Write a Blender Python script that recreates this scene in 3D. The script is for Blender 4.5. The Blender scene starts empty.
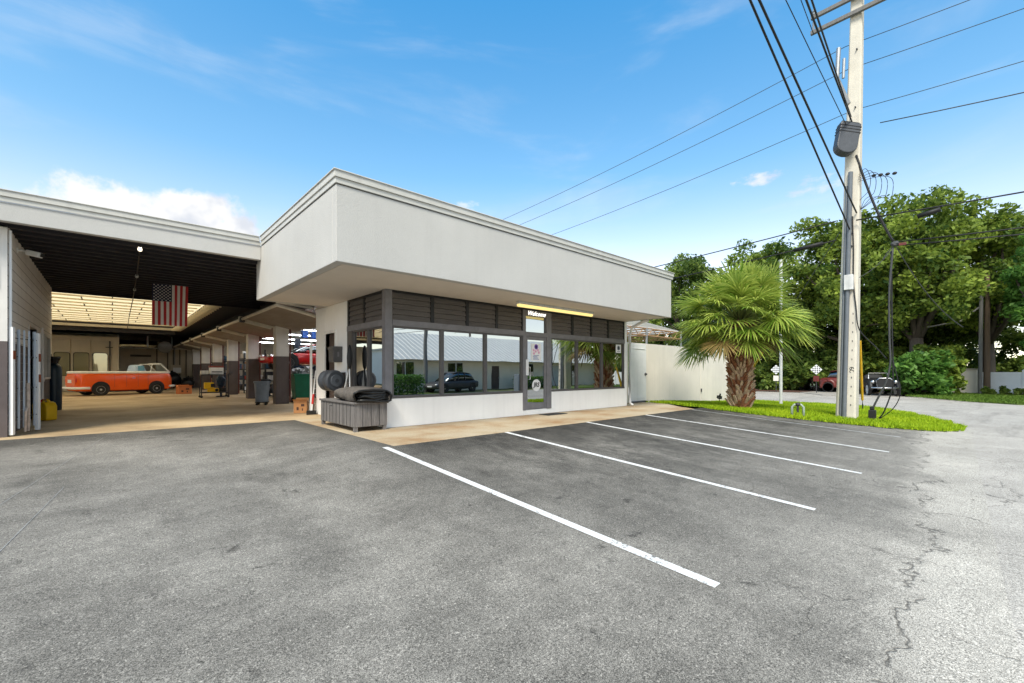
import bpy, bmesh, math, random
import numpy as np
from mathutils import Vector, Matrix
random.seed(7); rng = np.random.default_rng(11)
PI = math.pi; R_ = math.radians
sc = bpy.context.scene
COL = sc.collection

# ------------------------------------------------------------------ helpers
class MB:
    """collects shapes for one mesh object"""
    def __init__(s): s.v = []; s.f = []; s.m = []; s.mi = 0
    def add(s, vs, fs):
        o = len(s.v); s.v += [tuple(p) for p in vs]
        for f in fs: s.f.append(tuple(i + o for i in f)); s.m.append(s.mi)
        return s
    def box(s, x0, x1, y0, y1, z0, z1):
        v = [(x0,y0,z0),(x1,y0,z0),(x1,y1,z0),(x0,y1,z0),(x0,y0,z1),(x1,y0,z1),(x1,y1,z1),(x0,y1,z1)]
        return s.add(v, [(3,2,1,0),(4,5,6,7),(0,1,5,4),(1,2,6,5),(2,3,7,6),(3,0,4,7)])
    def obox(s, c, size, rot=None):
        hx,hy,hz = [a/2 for a in size]; c = Vector(c); M_ = rot or Matrix.Identity(3)
        v = [c + M_ @ Vector((a*hx,b*hy,d*hz)) for a,b,d in [(-1,-1,-1),(1,-1,-1),(1,1,-1),(-1,1,-1),(-1,-1,1),(1,-1,1),(1,1,1),(-1,1,1)]]
        return s.add(v, [(3,2,1,0),(4,5,6,7),(0,1,5,4),(1,2,6,5),(2,3,7,6),(3,0,4,7)])
    def tube(s, pts, r, n=8, cap=True):
        pts = [Vector(p) for p in pts]; rs = r if isinstance(r, (list, tuple)) else [r]*len(pts)
        rings = []; up = None
        for i, p in enumerate(pts):
            t = (pts[min(i+1,len(pts)-1)] - pts[max(i-1,0)]).normalized()
            if up is None:
                up = Vector((0,0,1)) if abs(t.z) < .9 else Vector((1,0,0))
            a = t.cross(up)
            if a.length < 1e-6: a = t.cross(Vector((0,1,0)))
            a.normalize(); b = t.cross(a).normalized(); up = -b if False else b.cross(t) if False else up
            rings.append([p + (a*math.cos(2*PI*k/n) + b*math.sin(2*PI*k/n))*rs[i] for k in range(n)])
        v = [q for rg in rings for q in rg]; f = []
        for i in range(len(pts)-1):
            for k in range(n):
                k2 = (k+1) % n
                f.append((i*n+k, i*n+k2, (i+1)*n+k2, (i+1)*n+k))
        if cap: f.append(tuple(range(n-1,-1,-1))); f.append(tuple(range((len(pts)-1)*n, len(pts)*n)))
        return s.add(v, f)
    def lathe(s, prof, c=(0,0,0), n=20, axis='z'):
        v = []; f = []
        for r, h in prof:
            for k in range(n):
                a = 2*PI*k/n; x, y = r*math.cos(a), r*math.sin(a)
                p = (x,y,h) if axis == 'z' else ((h,x,y) if axis == 'x' else (y,h,x))
                v.append((p[0]+c[0], p[1]+c[1], p[2]+c[2]))
        for i in range(len(prof)-1):
            for k in range(n):
                k2 = (k+1) % n; f.append((i*n+k, i*n+k2, (i+1)*n+k2, (i+1)*n+k))
        if prof[0][0] > 1e-4: f.append(tuple(range(n-1,-1,-1)))
        if prof[-1][0] > 1e-4: f.append(tuple(range((len(prof)-1)*n, len(prof)*n)))
        return s.add(v, f)
    def prism(s, poly, a0, a1, axis='z'):
        def P(u, w, h): return (u,w,h) if axis == 'z' else ((h,u,w) if axis == 'x' else (u,h,w))
        n = len(poly)
        v = [P(u,w,a0) for u,w in poly] + [P(u,w,a1) for u,w in poly]
        f = [tuple(range(n-1,-1,-1)), tuple(range(n,2*n))] + [(i,(i+1)%n,n+(i+1)%n,n+i) for i in range(n)]
        return s.add(v, f)
    def quad(s, a, b, c, d): return s.add([a,b,c,d], [(0,1,2,3)])
    def ell(s, c, r, n=14, m=8, rot=None, noise=0, seed=0):
        rg = random.Random(seed); v = []; f = []; c = Vector(c)
        for i in range(m+1):
            th = PI*i/m
            for k in range(n):
                a = 2*PI*k/n; q = 1 + noise*(rg.random()-.5)
                p = Vector((r[0]*math.sin(th)*math.cos(a)*q, r[1]*math.sin(th)*math.sin(a)*q, r[2]*math.cos(th)*q))
                v.append(c + (rot @ p if rot else p))
        for i in range(m):
            for k in range(n):
                k2 = (k+1) % n; f.append((i*n+k, (i+1)*n+k, (i+1)*n+k2, i*n+k2))
        return s.add(v, f)
    def loft(s, rings, cap=True):
        n = len(rings[0]); v = [p for r in rings for p in r]; f = []
        for i in range(len(rings)-1):
            for k in range(n):
                k2 = (k+1) % n; f.append((i*n+k, i*n+k2, (i+1)*n+k2, (i+1)*n+k))
        if cap: f.append(tuple(range(n-1,-1,-1))); f.append(tuple(range((len(rings)-1)*n, len(rings)*n)))
        return s.add(v, f)
    def build(s, name, mats, parent=None, org=None, smooth=False, bevel=0, **kw):
        o0 = Vector(ORG.get(parent.name, (0,0,0))) if parent else Vector(org or (0,0,0))
        me = bpy.data.meshes.new(name)
        me.from_pydata([tuple(Vector(p) - o0) for p in s.v], [], s.f)
        if not isinstance(mats, (list, tuple)): mats = [mats]
        for m in mats: me.materials.append(m)
        if len(mats) > 1: me.polygons.foreach_set('material_index', s.m)
        bm = bmesh.new(); bm.from_mesh(me); bmesh.ops.recalc_face_normals(bm, faces=bm.faces[:]) if kw.get('fix', True) else None
        bm.to_mesh(me); bm.free()
        if smooth: me.polygons.foreach_set('use_smooth', [True]*len(me.polygons))
        o = bpy.data.objects.new(name, me); COL.objects.link(o)
        if parent: o.parent = parent; ORG[o.name] = tuple(o0)
        else: o.location = o0; ORG[o.name] = tuple(o0)
        if smooth == 'auto':
            me.set_sharp_from_angle(angle=R_(40))
        if bevel:
            b = o.modifiers.new('bevel', 'BEVEL'); b.width = bevel; b.segments = 2; b.limit_method = 'ANGLE'; b.angle_limit = R_(50)
        if kw.get('label'): o['label'] = kw['label']
        if kw.get('cat'): o['category'] = kw['cat']
        if kw.get('group'): o['group'] = kw['group']
        if kw.get('kind'): o['kind'] = kw['kind']
        return o
ORG = {}

def thing(name, label, cat, loc=(0,0,0), rz=0, group=None, local=False):
    """an Empty at the thing's base; local=True: its parts are given in its own coordinates"""
    o = bpy.data.objects.new(name, None); COL.objects.link(o)
    o.location = loc; o.rotation_euler = (0,0,rz); o.empty_display_size = .1
    ORG[o.name] = (0,0,0) if local else tuple(loc)
    o['label'] = label; o['category'] = cat
    if group: o['group'] = group
    return o

def copy_tree(o, parent=None):
    c = o.copy(); COL.objects.link(c)
    if parent: c.parent = parent
    for ch in list(o.children): copy_tree(ch, c)
    return c

def text(name, s, size, loc, rot, mat, parent, depth=.004, shear=0, align='CENTER', bold=0):
    cu = bpy.data.curves.new(name, 'FONT'); cu.body = s; cu.size = size; cu.extrude = depth; cu.shear = shear
    cu.align_x = align; cu.align_y = 'CENTER'; cu.offset = bold
    tmp = bpy.data.objects.new(name, cu); COL.objects.link(tmp); bpy.context.view_layer.update()
    me = bpy.data.meshes.new_from_object(tmp); bpy.data.objects.remove(tmp); bpy.data.curves.remove(cu)
    o = bpy.data.objects.new(name, me); COL.objects.link(o); me.materials.clear(); me.materials.append(mat)
    o0 = Vector(ORG.get(parent.name, (0,0,0))) if parent else Vector((0,0,0))
    o.location = Vector(loc) - o0; o.rotation_euler = rot; o.parent = parent
    return o

# ------------------------------------------------------------------ materials
def new_mat(name):
    m = bpy.data.materials.new(name); m.use_nodes = True
    nt = m.node_tree; return m, nt, nt.nodes, nt.links, nt.nodes['Principled BSDF']

def M(name, col, rough=.6, var=.12, scale=3., metal=0., bump=0., bscale=60., spec=.4, stretch=(1,1,1), streak=0., fine=0.):
    """painted / raw surface with uneven tone, optional dirt streaks and bump"""
    m, nt, N, L, bs = new_mat(name)
    tc = N.new('ShaderNodeNewGeometry'); mp = N.new('ShaderNodeMapping'); mp.inputs['Scale'].default_value = stretch
    L.new(tc.outputs['Position'], mp.inputs['Vector'])
    n1 = N.new('ShaderNodeTexNoise'); n1.inputs['Scale'].default_value = scale; n1.inputs['Detail'].default_value = 6; n1.inputs['Roughness'].default_value = .65
    L.new(mp.outputs[0], n1.inputs['Vector'])
    mr = N.new('ShaderNodeMapRange'); mr.inputs['From Min'].default_value = .3; mr.inputs['From Max'].default_value = .7
    mr.inputs['To Min'].default_value = 1-var; mr.inputs['To Max'].default_value = 1+var
    L.new(n1.outputs['Fac'], mr.inputs['Value'])
    cur = mr.outputs[0]
    if fine:
        n3 = N.new('ShaderNodeTexNoise'); n3.inputs['Scale'].default_value = 45; n3.inputs['Detail'].default_value = 3
        L.new(mp.outputs[0], n3.inputs['Vector'])
        m3 = N.new('ShaderNodeMapRange'); m3.inputs['From Min'].default_value = .3; m3.inputs['From Max'].default_value = .7
        m3.inputs['To Min'].default_value = 1-fine; m3.inputs['To Max'].default_value = 1+fine
        L.new(n3.outputs['Fac'], m3.inputs['Value'])
        mu = N.new('ShaderNodeMath'); mu.operation = 'MULTIPLY'; L.new(cur, mu.inputs[0]); L.new(m3.outputs[0], mu.inputs[1]); cur = mu.outputs[0]
    if streak:
        mp2 = N.new('ShaderNodeMapping'); mp2.inputs['Scale'].default_value = (7,7,.35)
        L.new(tc.outputs['Position'], mp2.inputs['Vector'])
        n2 = N.new('ShaderNodeTexNoise'); n2.inputs['Scale'].default_value = 1.; n2.inputs['Detail'].default_value = 5
        L.new(mp2.outputs[0], n2.inputs['Vector'])
        m2 = N.new('ShaderNodeMapRange'); m2.inputs['From Min'].default_value = .5; m2.inputs['From Max'].default_value = .8
        m2.inputs['To Min'].default_value = 1; m2.inputs['To Max'].default_value = 1-streak
        L.new(n2.outputs['Fac'], m2.inputs['Value'])
        mu = N.new('ShaderNodeMath'); mu.operation = 'MULTIPLY'; L.new(cur, mu.inputs[0]); L.new(m2.outputs[0], mu.inputs[1]); cur = mu.outputs[0]
    hv = N.new('ShaderNodeVectorMath'); hv.operation = 'SCALE'; hv.inputs[0].default_value = col[:3]
    L.new(cur, hv.inputs['Scale'])
    L.new(hv.outputs[0], bs.inputs['Base Color'])
    bs.inputs['Roughness'].default_value = rough; bs.inputs['Metallic'].default_value = metal; bs.inputs['Specular IOR Level'].default_value = spec
    if bump:
        nb = N.new('ShaderNodeTexNoise'); nb.inputs['Scale'].default_value = bscale; nb.inputs['Detail'].default_value = 4
        L.new(mp.outputs[0], nb.inputs['Vector'])
        b = N.new('ShaderNodeBump'); b.inputs['Strength'].default_value = bump; b.inputs['Distance'].default_value = .02
        L.new(nb.outputs['Fac'], b.inputs['Height']); L.new(b.outputs[0], bs.inputs['Normal'])
    return m

def EMIT(name, col, strength):
    m, nt, N, L, bs = new_mat(name)
    bs.inputs['Base Color'].default_value = (*col,1); bs.inputs['Emission Color'].default_value = (*col,1); bs.inputs['Emission Strength'].default_value = strength
    return m

WHITE = M('white_stucco', (.88,.87,.85), .85, .035, 1.2, bump=.12, bscale=90, streak=.06)
FASCIA = M('fascia_stucco', (.475,.465,.445), .85, .055, .7, bump=.25, bscale=45, streak=.04, fine=.025)
SOFFIT = M('soffit_stucco', (.66,.60,.53), .9, .05, 1.5, bump=.15, bscale=80)
TRIMM = M('roof_edge_metal', (.52,.51,.475), .5, .05, 2, streak=.12)
BRONZE = M('bronze_frame', (.085,.08,.08), .45, .15, 4, spec=.5)
BRONZE_L = M('bronze_frame_worn', (.17,.165,.175), .5, .18, 5, spec=.5)
LOUVRE = M('louvre_board', (.105,.094,.088), .7, .2, 6, stretch=(.4,.4,6))
BLACKM = M('black_paint', (.012,.012,.013), .5, .2, 5)
DARKCEIL = M('dark_ceiling', (.024,.021,.025), .75, .35, 2)
WPAINT = M('white_paint', (.78,.78,.77), .5, .05, 3, streak=.1)
WPAINT_D = M('white_paint_grubby', (.60,.60,.59), .55, .12, 6, streak=.3)
CMU_U = M('block_wall_paint', (.68,.655,.62), .85, .07, 2, bump=.2, bscale=50, streak=.12)
CMU_L = M('block_wall_band', (.105,.085,.083), .8, .12, 3, bump=.2, bscale=50, streak=.15)
BEIGE = M('beige_paint', (.52,.46,.36), .7, .08, 2, streak=.12)
BEIGE_L = M('yard_wall_paint', (.76,.70,.61), .85, .06, .8, bump=.12, bscale=70, streak=.10)
CONC_P = M('pole_concrete', (.57,.53,.455), .85, .08, 2.5, bump=.15, bscale=60, streak=.12, fine=.06)
STEEL = M('galvanised_steel', (.30,.31,.32), .45, .15, 8, metal=.6)
DSTEEL = M('dark_steel', (.06,.06,.065), .5, .2, 8, metal=.4)
RUBBER = M('black_rubber', (.018,.018,.018), .75, .2, 10)
CHROME = M('chrome', (.62,.62,.63), .28, .05, 8, metal=1.)
ORANGE = M('orange_car_paint', (.80,.10,.006), .22, .04, 2, spec=.6)
REDP = M('red_car_paint', (.50,.012,.012), .22, .05, 2, spec=.6)
MAROON = M('maroon_car_paint', (.12,.022,.018), .35, .15, 3, spec=.5)
BLUEP = M('blue_paint', (.012,.08,.36), .4, .1, 4)
NAVY = M('navy_paint', (.006,.022,.05), .4, .2, 4)
TEAL = M('teal_paint', (.01,.05,.085), .5, .3, 6)
YELLOW = M('yellow_plastic', (.75,.46,.006), .45, .06, 5)
GYEL = M('yellow_guard', (.62,.36,.02), .5, .12, 6)
REDPL = M('red_plastic', (.5,.02,.012), .45, .08, 5)
GREENP = M('green_plastic', (.005,.11,.06), .5, .15, 4)
GREYPL = M('grey_plastic', (.17,.20,.235), .5, .1, 4)
DGREYPL = M('dark_grey_plastic', (.05,.055,.065), .5, .15, 8)
CARD = M('cardboard', (.45,.22,.09), .85, .12, 8)
ORCR = M('orange_crate_plastic', (.50,.16,.05), .6, .1, 6)
PAPER = M('paper', (.80,.80,.80), .7, .02, 6)
INK_P = M('purple_ink', (.20,.10,.42), .7, .1, 20)
INK_PK = M('pink_ink', (.72,.36,.52), .7, .1, 20)
INK_B = M('blue_ink', (.08,.13,.38), .7, .1, 20)
INK_K = M('black_ink', (.015,.015,.015), .7, .1, 20)
BARK = M('bark', (.10,.082,.066), .9, .3, 6, bump=.5, bscale=25, stretch=(1,1,.25))
WOODPOLE = M('weathered_pole_wood', (.13,.085,.055), .85, .25, 5, bump=.3, bscale=40, stretch=(4,4,.3))
GREYPOLE = M('grey_pole_wood', (.16,.155,.15), .85, .2, 5, bump=.3, bscale=40, stretch=(4,4,.3))
GREYWOOD = M('weathered_grey_wood', (.155,.143,.137), .85, .32, 7, bump=.4, bscale=30, stretch=(3,3,.25), streak=.35, fine=.15)
DOORWOOD = M('brown_door_wood', (.085,.06,.05), .6, .2, 5, stretch=(3,3,.3))
TARP = M('grey_tarp', (.12,.108,.098), .5, .3, 7, bump=.5, bscale=18, fine=.15)
TARP_D = M('black_tarp', (.012,.012,.012), .35, .3, 7, bump=.4, bscale=18)
VINYL = M('white_vinyl', (.78,.79,.80), .5, .04, 2)
STRIPE = None
STRIPE_W = M('worn_road_paint', (.27,.27,.265), .8, .25, 4, fine=.3)
CABLE = M('cable_black', (.012,.012,.013), .6, .2, 6)
CABLE_G = M('cable_grey', (.05,.052,.055), .6, .2, 6)
CONDUIT = M('grey_conduit', (.12,.135,.155), .45, .1, 4, streak=.1)
TANKP = M('dark_blue_tank', (.006,.024,.045), .35, .15, 4)
MULCH = M('mulch', (.085,.04,.027), .95, .45, 9, bump=.6, bscale=40, fine=.3)
DIRT = M('dirt', (.13,.10,.075), .95, .35, 4, bump=.4, bscale=40, fine=.2)
LAMP_Y = EMIT('warm_tube', (1.,.80,.30), .34)
LAMP_W = EMIT('shop_tube', (.9,.95,1.), 10.)
BULB = EMIT('bulb_glow', (1.,.88,.68), .9)
NEON = EMIT('white_neon', (1.,.95,.85), .9)

def glass_mirror(name, tint=(.62,.635,.64), base=(.012,.013,.014), fac=.8):
    """solar-film window: dark pane under a mirror coat, slightly wavy"""
    m, nt, N, L, bs = new_mat(name)
    out = N['Material Output']
    bs.inputs['Base Color'].default_value = (*base,1); bs.inputs['Roughness'].default_value = .05
    g = N.new('ShaderNodeBsdfGlossy'); g.inputs['Color'].default_value = (*tint,1); g.inputs['Roughness'].default_value = .012
    tc = N.new('ShaderNodeNewGeometry'); n = N.new('ShaderNodeTexNoise'); n.inputs['Scale'].default_value = 1.6; n.inputs['Detail'].default_value = 1
    L.new(tc.outputs['Position'], n.inputs['Vector'])
    b = N.new('ShaderNodeBump'); b.inputs['Strength'].default_value = .004; b.inputs['Distance'].default_value = .2
    L.new(n.outputs['Fac'], b.inputs['Height']); L.new(b.outputs[0], g.inputs['Normal'])
    mx = N.new('ShaderNodeMixShader'); mx.inputs[0].default_value = fac
    L.new(bs.outputs[0], mx.inputs[1]); L.new(g.outputs[0], mx.inputs[2]); L.new(mx.outputs[0], out.inputs['Surface'])
    return m
PANE = glass_mirror('solar_film_glass')
PANE_B = glass_mirror('booth_glass', (.55,.55,.45), (.30,.28,.16), .35)
PANE_D = glass_mirror('dim_glass', (.30,.31,.30), (.03,.03,.028), .7)
CARGLASS = glass_mirror('car_glass', (.25,.28,.30), (.01,.012,.014), .6)

def translucent(name, col):
    m, nt, N, L, bs = new_mat(name); out = N['Material Output']
    t = N.new('ShaderNodeBsdfTranslucent'); t.inputs['Color'].default_value = (*col,1)
    d = N.new('ShaderNodeBsdfDiffuse'); d.inputs['Color'].default_value = (*col,1)
    mx = N.new('ShaderNodeMixShader'); mx.inputs[0].default_value = .12
    L.new(t.outputs[0], mx.inputs[1]); L.new(d.outputs[0], mx.inputs[2]); L.new(mx.outputs[0], out.inputs['Surface'])
    return m
SKYPANEL = translucent('translucent_roof_sheet', (.88,.78,.60))
CANVAS = translucent('white_canvas', (.88,.87,.84))

def leafmat(name, c1, c2, trans=.35, rough=.5):
    """leaf tone varies leaf by leaf through the 'tone' attribute"""
    m, nt, N, L, bs = new_mat(name); out = N['Material Output']
    at = N.new('ShaderNodeAttribute'); at.attribute_name = 'tone'
    mix = N.new('ShaderNodeMix'); mix.data_type = 'RGBA'
    mix.inputs['A'].default_value = (*c1,1); mix.inputs['B'].default_value = (*c2,1)
    L.new(at.outputs['Fac'], mix.inputs['Factor'])
    L.new(mix.outputs['Result'], bs.inputs['Base Color'])
    bs.inputs['Roughness'].default_value = rough; bs.inputs['Specular IOR Level'].default_value = .25
    t = N.new('ShaderNodeBsdfTranslucent'); L.new(mix.outputs['Result'], t.inputs['Color'])
    mx = N.new('ShaderNodeMixShader'); mx.inputs[0].default_value = trans
    L.new(bs.outputs[0], mx.inputs[1]); L.new(t.outputs[0], mx.inputs[2]); L.new(mx.outputs[0], out.inputs['Surface'])
    return m
LEAF_A = leafmat('leaf_dark', (.055,.105,.022), (.28,.37,.065), .46)
LEAF_B = leafmat('leaf_mid', (.050,.105,.020), (.34,.43,.065), .46)
LEAF_C = leafmat('leaf_bright', (.04,.115,.022), (.19,.36,.065), .45)
LEAF_P = leafmat('palm_leaf', (.12,.235,.02), (.60,.66,.15), .42, .36)
GRASSM = leafmat('grass_blade', (.22,.36,.008), (.46,.58,.02), .3, .7)
GRASS2 = leafmat('grass_far', (.07,.13,.015), (.15,.24,.03), .3, .7)

# ------------------------------------------------------------------ ground height
def sm(a, b, x):
    t = min(1, max(0, (x-a)/(b-a))); return t*t*(3-2*t)
def gz(X, Y):
    right = 0 if Y >= 6.6 else -.065*(6.6-Y) if Y > .5 else -.3965 - .02*min(.5-Y, 4)
    left = 0 if Y >= 11.85 else -.035*(11.85-Y) if Y > .5 else -.3973 - .02*min(.5-Y, 4)
    s = sm(1.2, 3.0, X); z = left*(1-s) + right*s
    t = sm(14.5, 24, X); return z*(1-t) + -.33*t
def seam(X): return .35 + .063*(X-2.9)
def bound(X): return -.05 + .036*(X-5.4)

def spline(pts, k=6):
    P = [Vector(p) for p in pts]; P = [P[0]*2-P[1]] + P + [P[-1]*2-P[-2]]; out = []
    for i in range(1, len(P)-2):
        for j in range(k):
            t = j/k; a, b, c, d = P[i-1], P[i], P[i+1], P[i+2]
            out.append(tuple(.5*((2*b)+(c-a)*t+(2*a-5*b+4*c-d)*t*t+(3*b-a-3*c+d)*t**3)))
    return out + [tuple(P[-2])]
def frange(a, b, st):
    n = max(1, int(round((b-a)/st))); return [a+(b-a)*i/n for i in range(n+1)]
def sheet(xs, y0, y1, dy, off=0, extra=()):
    """draped grid between y0(x) and y1(x)"""
    mb = MB(); nv = int(round((max(y1(x)-y0(x) for x in xs))/dy)); v = []
    for x in xs:
        for j in range(nv+1):
            y = y0(x) + (y1(x)-y0(x))*j/nv; v.append((x, y, gz(x,y)+off))
    f = []
    for i in range(len(xs)-1):
        for j in range(nv):
            a = i*(nv+1)+j; f.append((a, a+nv+1, a+nv+2, a+1))
    return mb.add(v, f)

# ------------------------------------------------------------------ ground, lot, roads
def ground_mat(kind):
    m, nt, N, L, bs = new_mat(kind)
    geo = N.new('ShaderNodeNewGeometry'); P = geo.outputs['Position']
    def noise(scale, detail=5, rough=.6, vec=P, dist=0):
        n = N.new('ShaderNodeTexNoise'); n.inputs['Scale'].default_value = scale; n.inputs['Detail'].default_value = detail
        n.inputs['Roughness'].default_value = rough; n.inputs['Distortion'].default_value = dist
        L.new(vec, n.inputs['Vector']); return n.outputs['Fac']
    def rngmap(v, a, b, c, d):
        r = N.new('ShaderNodeMapRange'); r.inputs[1].default_value = a; r.inputs[2].default_value = b; r.inputs[3].default_value = c; r.inputs[4].default_value = d
        L.new(v, r.inputs[0]); return r.outputs[0]
    def op(o, a, b=None):
        n = N.new('ShaderNodeMath'); n.operation = o
        for i, q in enumerate((a, b)):
            if q is None: continue
            if isinstance(q, (int, float)): n.inputs[i].default_value = q
            else: L.new(q, n.inputs[i])
        return n.outputs[0]
    sep = N.new('ShaderNodeSeparateXYZ'); L.new(P, sep.inputs[0]); X, Y = sep.outputs[0], sep.outputs[1]
    def mapping(scale, rot=0):
        mp = N.new('ShaderNodeMapping'); mp.inputs['Scale'].default_value = scale; mp.inputs['Rotation'].default_value = (0,0,rot)
        L.new(P, mp.inputs['Vector']); return mp.outputs[0]
    # cracks: edges of large, warped cells
    wn = N.new('ShaderNodeTexNoise'); wn.inputs['Scale'].default_value = 1.3; wn.inputs['Detail'].default_value = 5; L.new(P, wn.inputs['Vector'])
    wa = N.new('ShaderNodeVectorMath'); wa.operation = 'SCALE'; wa.inputs['Scale'].default_value = 1.1; L.new(wn.outputs['Color'], wa.inputs[0])
    wb = N.new('ShaderNodeVectorMath'); wb.operation = 'ADD'; L.new(P, wb.inputs[0]); L.new(wa.outputs[0], wb.inputs[1])
    def cracks(scale, width):
        vo = N.new('ShaderNodeTexVoronoi'); vo.feature = 'DISTANCE_TO_EDGE'; vo.inputs['Scale'].default_value = scale
        L.new(wb.outputs[0], vo.inputs['Vector']); return rngmap(vo.outputs['Distance'], 0, width, 1, 0)
    grain = noise(150, 2, .5); grain2 = noise(55, 3, .6)
    patches = noise(.35, 6, .62); patch2 = noise(1.4, 6, .6)
    streaks = noise(1.3, 8, .72, mapping((.5, 2.6, 1), R_(10)))
    if kind == 'asphalt':
        base = rngmap(patches, .36, .64, .125, .20)
        base = op('MULTIPLY', base, rngmap(patch2, .36, .64, .90, 1.1)); base = op('MULTIPLY', base, rngmap(noise(7, 7, .75), .35, .65, .86, 1.14))
        base = op('MULTIPLY', base, rngmap(streaks, .38, .62, 1.06, .92))
        # fresh sealer band along the concrete and oil in the bays
        e1 = op('MAXIMUM', rngmap(Y, 4.6, 6.4, 0, 1), 0)
        wob = op('ADD', e1, rngmap(patch2, .3, .7, -.45, .45))
        rmask = rngmap(X, 2.6, 3.6, 0, 1)
        e2 = op('ADD', rngmap(Y, 9.6, 11.6, 0, 1), rngmap(patch2, .3, .7, -.4, .4))
        band = op('ADD', op('MULTIPLY', op('MULTIPLY', rngmap(wob, .2, .9, 0, 1), rmask), 1.), op('MULTIPLY', rngmap(e2, .25, .9, 0, 1), op('SUBTRACT', 1, rmask)))
        base = op('MULTIPLY', base, rngmap(band, 0, 1, 1, .42))
        bay = op('MULTIPLY', op('MULTIPLY', rngmap(op('ADD', Y, op('MULTIPLY', patch2, 1.6)), 1.6, 4.6, 0, 1), rngmap(X, 2.6, 5., 0, 1)), rngmap(noise(2.2, 8, .75, mapping((1.6, .7, 1))), .42, .58, .45, 1))
        base = op('MULTIPLY', base, op('SUBTRACT', 1, op('MULTIPLY', bay, .58)))
        pale = noise(.5, 5, .6, mapping((1, .6, 1), .5)); base = op('ADD', base, op('MULTIPLY', rngmap(pale, .50, .66, 0, .05), op('SUBTRACT', 1, bay)))
        oil = noise(.9, 4, .6, mapping((1, .55, 1)))
        base = op('MULTIPLY', base, op('SUBTRACT', 1, op('MULTIPLY', rngmap(oil, .58, .66, 0, .35), rngmap(Y, 1.5, 4.5, 0, 1))))
        spots = noise(2.6, 5, .65, dist=.6); base = op('MULTIPLY', base, rngmap(spots, .64, .70, 1, .42)); fl = noise(11, 4, .6); base = op('MULTIPLY', base, rngmap(fl, .67, .73, 1, .5))
        # older paler strip beyond the seam
        wobble = rngmap(noise(.9, 5, .66), .25, .75, -.34, .34)
        sd = op('SUBTRACT', op('ADD', op('SUBTRACT', Y, op('MULTIPLY', X, .063)), wobble), .167)   # signed distance to the seam
        base = op('ADD', base, op('MULTIPLY', rngmap(sd, .25, -.15, 0, 1), .135))
        base = op('ADD', base, op('MULTIPLY', rngmap(sd, .9, .1, 0, 1), .035))
        crk = op('MULTIPLY', rngmap(op('ABSOLUTE', sd), .005, .024, 1, 0), rngmap(noise(2.2, 3), .38, .48, 0, 1))
        crk2 = op('MULTIPLY', op('MULTIPLY', cracks(.55, .006), rngmap(noise(.8, 3), .42, .55, 0, 1)), rngmap(op('SUBTRACT', sd, op('MULTIPLY', X, .05)), 1.3, .0, 0, 1))
        crk = op('MAXIMUM', crk, crk2)
        gw = 1.
    else:
        base = rngmap(patches, .3, .7, .29, .37)
        base = op('MULTIPLY', base, rngmap(patch2, .3, .7, .92, 1.08))
        tyre = noise(1, 4, .6, mapping((.22, 1.5, 1), R_(35)))
        base = op('MULTIPLY', base, rngmap(tyre, .56, .72, 1, .72))
        crk = op('MULTIPLY', cracks(.5, .006), rngmap(noise(.6, 3), .40, .55, 0, 1))
        gw = .8
    g = op('MULTIPLY', rngmap(grain, .32, .68, 1-.72*gw, 1+.72*gw), rngmap(grain2, .3, .7, 1-.36*gw, 1+.36*gw))
    base = op('MULTIPLY', base, g)
    light = noise(70, 1, .4); base = op('ADD', base, op('MULTIPLY', rngmap(light, .66, .74, 0, 1), .17*gw))
    base = op('MULTIPLY', base, op('SUBTRACT', 1, op('MULTIPLY', crk, .56)))
    cm = N.new('ShaderNodeCombineColor'); L.new(op('MULTIPLY', base, 1.07), cm.inputs[0]); L.new(base, cm.inputs[1]); L.new(op('MULTIPLY', base, .885 if kind == 'asphalt' else .90), cm.inputs[2])
    L.new(cm.outputs[0], bs.inputs['Base Color']); bs.inputs['Roughness'].default_value = .85; bs.inputs['Specular IOR Level'].default_value = .3
    h = op('SUBTRACT', op('ADD', op('MULTIPLY', grain, .5), op('MULTIPLY', grain2, .5)), op('MULTIPLY', crk, 1.6))
    b = N.new('ShaderNodeBump'); b.inputs['Strength'].default_value = .45; b.inputs['Distance'].default_value = .008
    L.new(h, b.inputs['Height']); L.new(b.outputs[0], bs.inputs['Normal'])
    return m
ASPHALT = ground_mat('asphalt'); ROADM = ground_mat('road_concrete')

def paint_mat(name, c, lo, hi):
    """road paint chipped through to the asphalt"""
    m, nt, N, L, bs = new_mat(name); geo = N.new('ShaderNodeNewGeometry'); ns = []
    for s_, d_ in ((38, 5), (5, 4)):
        n = N.new('ShaderNodeTexNoise'); n.inputs['Scale'].default_value = s_; n.inputs['Detail'].default_value = d_; n.inputs['Roughness'].default_value = .7; L.new(geo.outputs['Position'], n.inputs['Vector']); ns.append(n.outputs['Fac'])
    a = N.new('ShaderNodeMath'); a.operation = 'MULTIPLY_ADD'; L.new(ns[0], a.inputs[0]); a.inputs[1].default_value = .6; 
    b_ = N.new('ShaderNodeMath'); b_.operation = 'MULTIPLY'; L.new(ns[1], b_.inputs[0]); b_.inputs[1].default_value = .4; L.new(b_.outputs[0], a.inputs[2])
    cr = N.new('ShaderNodeValToRGB'); e = cr.color_ramp.elements; e[0].position = lo; e[0].color = (.16,.16,.155,1); e[1].position = hi; e[1].color = (c,c,c*.985,1); L.new(a.outputs[0], cr.inputs[0])
    L.new(cr.outputs[0], bs.inputs['Base Color']); bs.inputs['Roughness'].default_value = .8; return m
STRIPE = paint_mat('road_paint', .66, .40, .46); STRIPE_F = paint_mat('faded_road_paint', .46, .42, .56)
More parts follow.
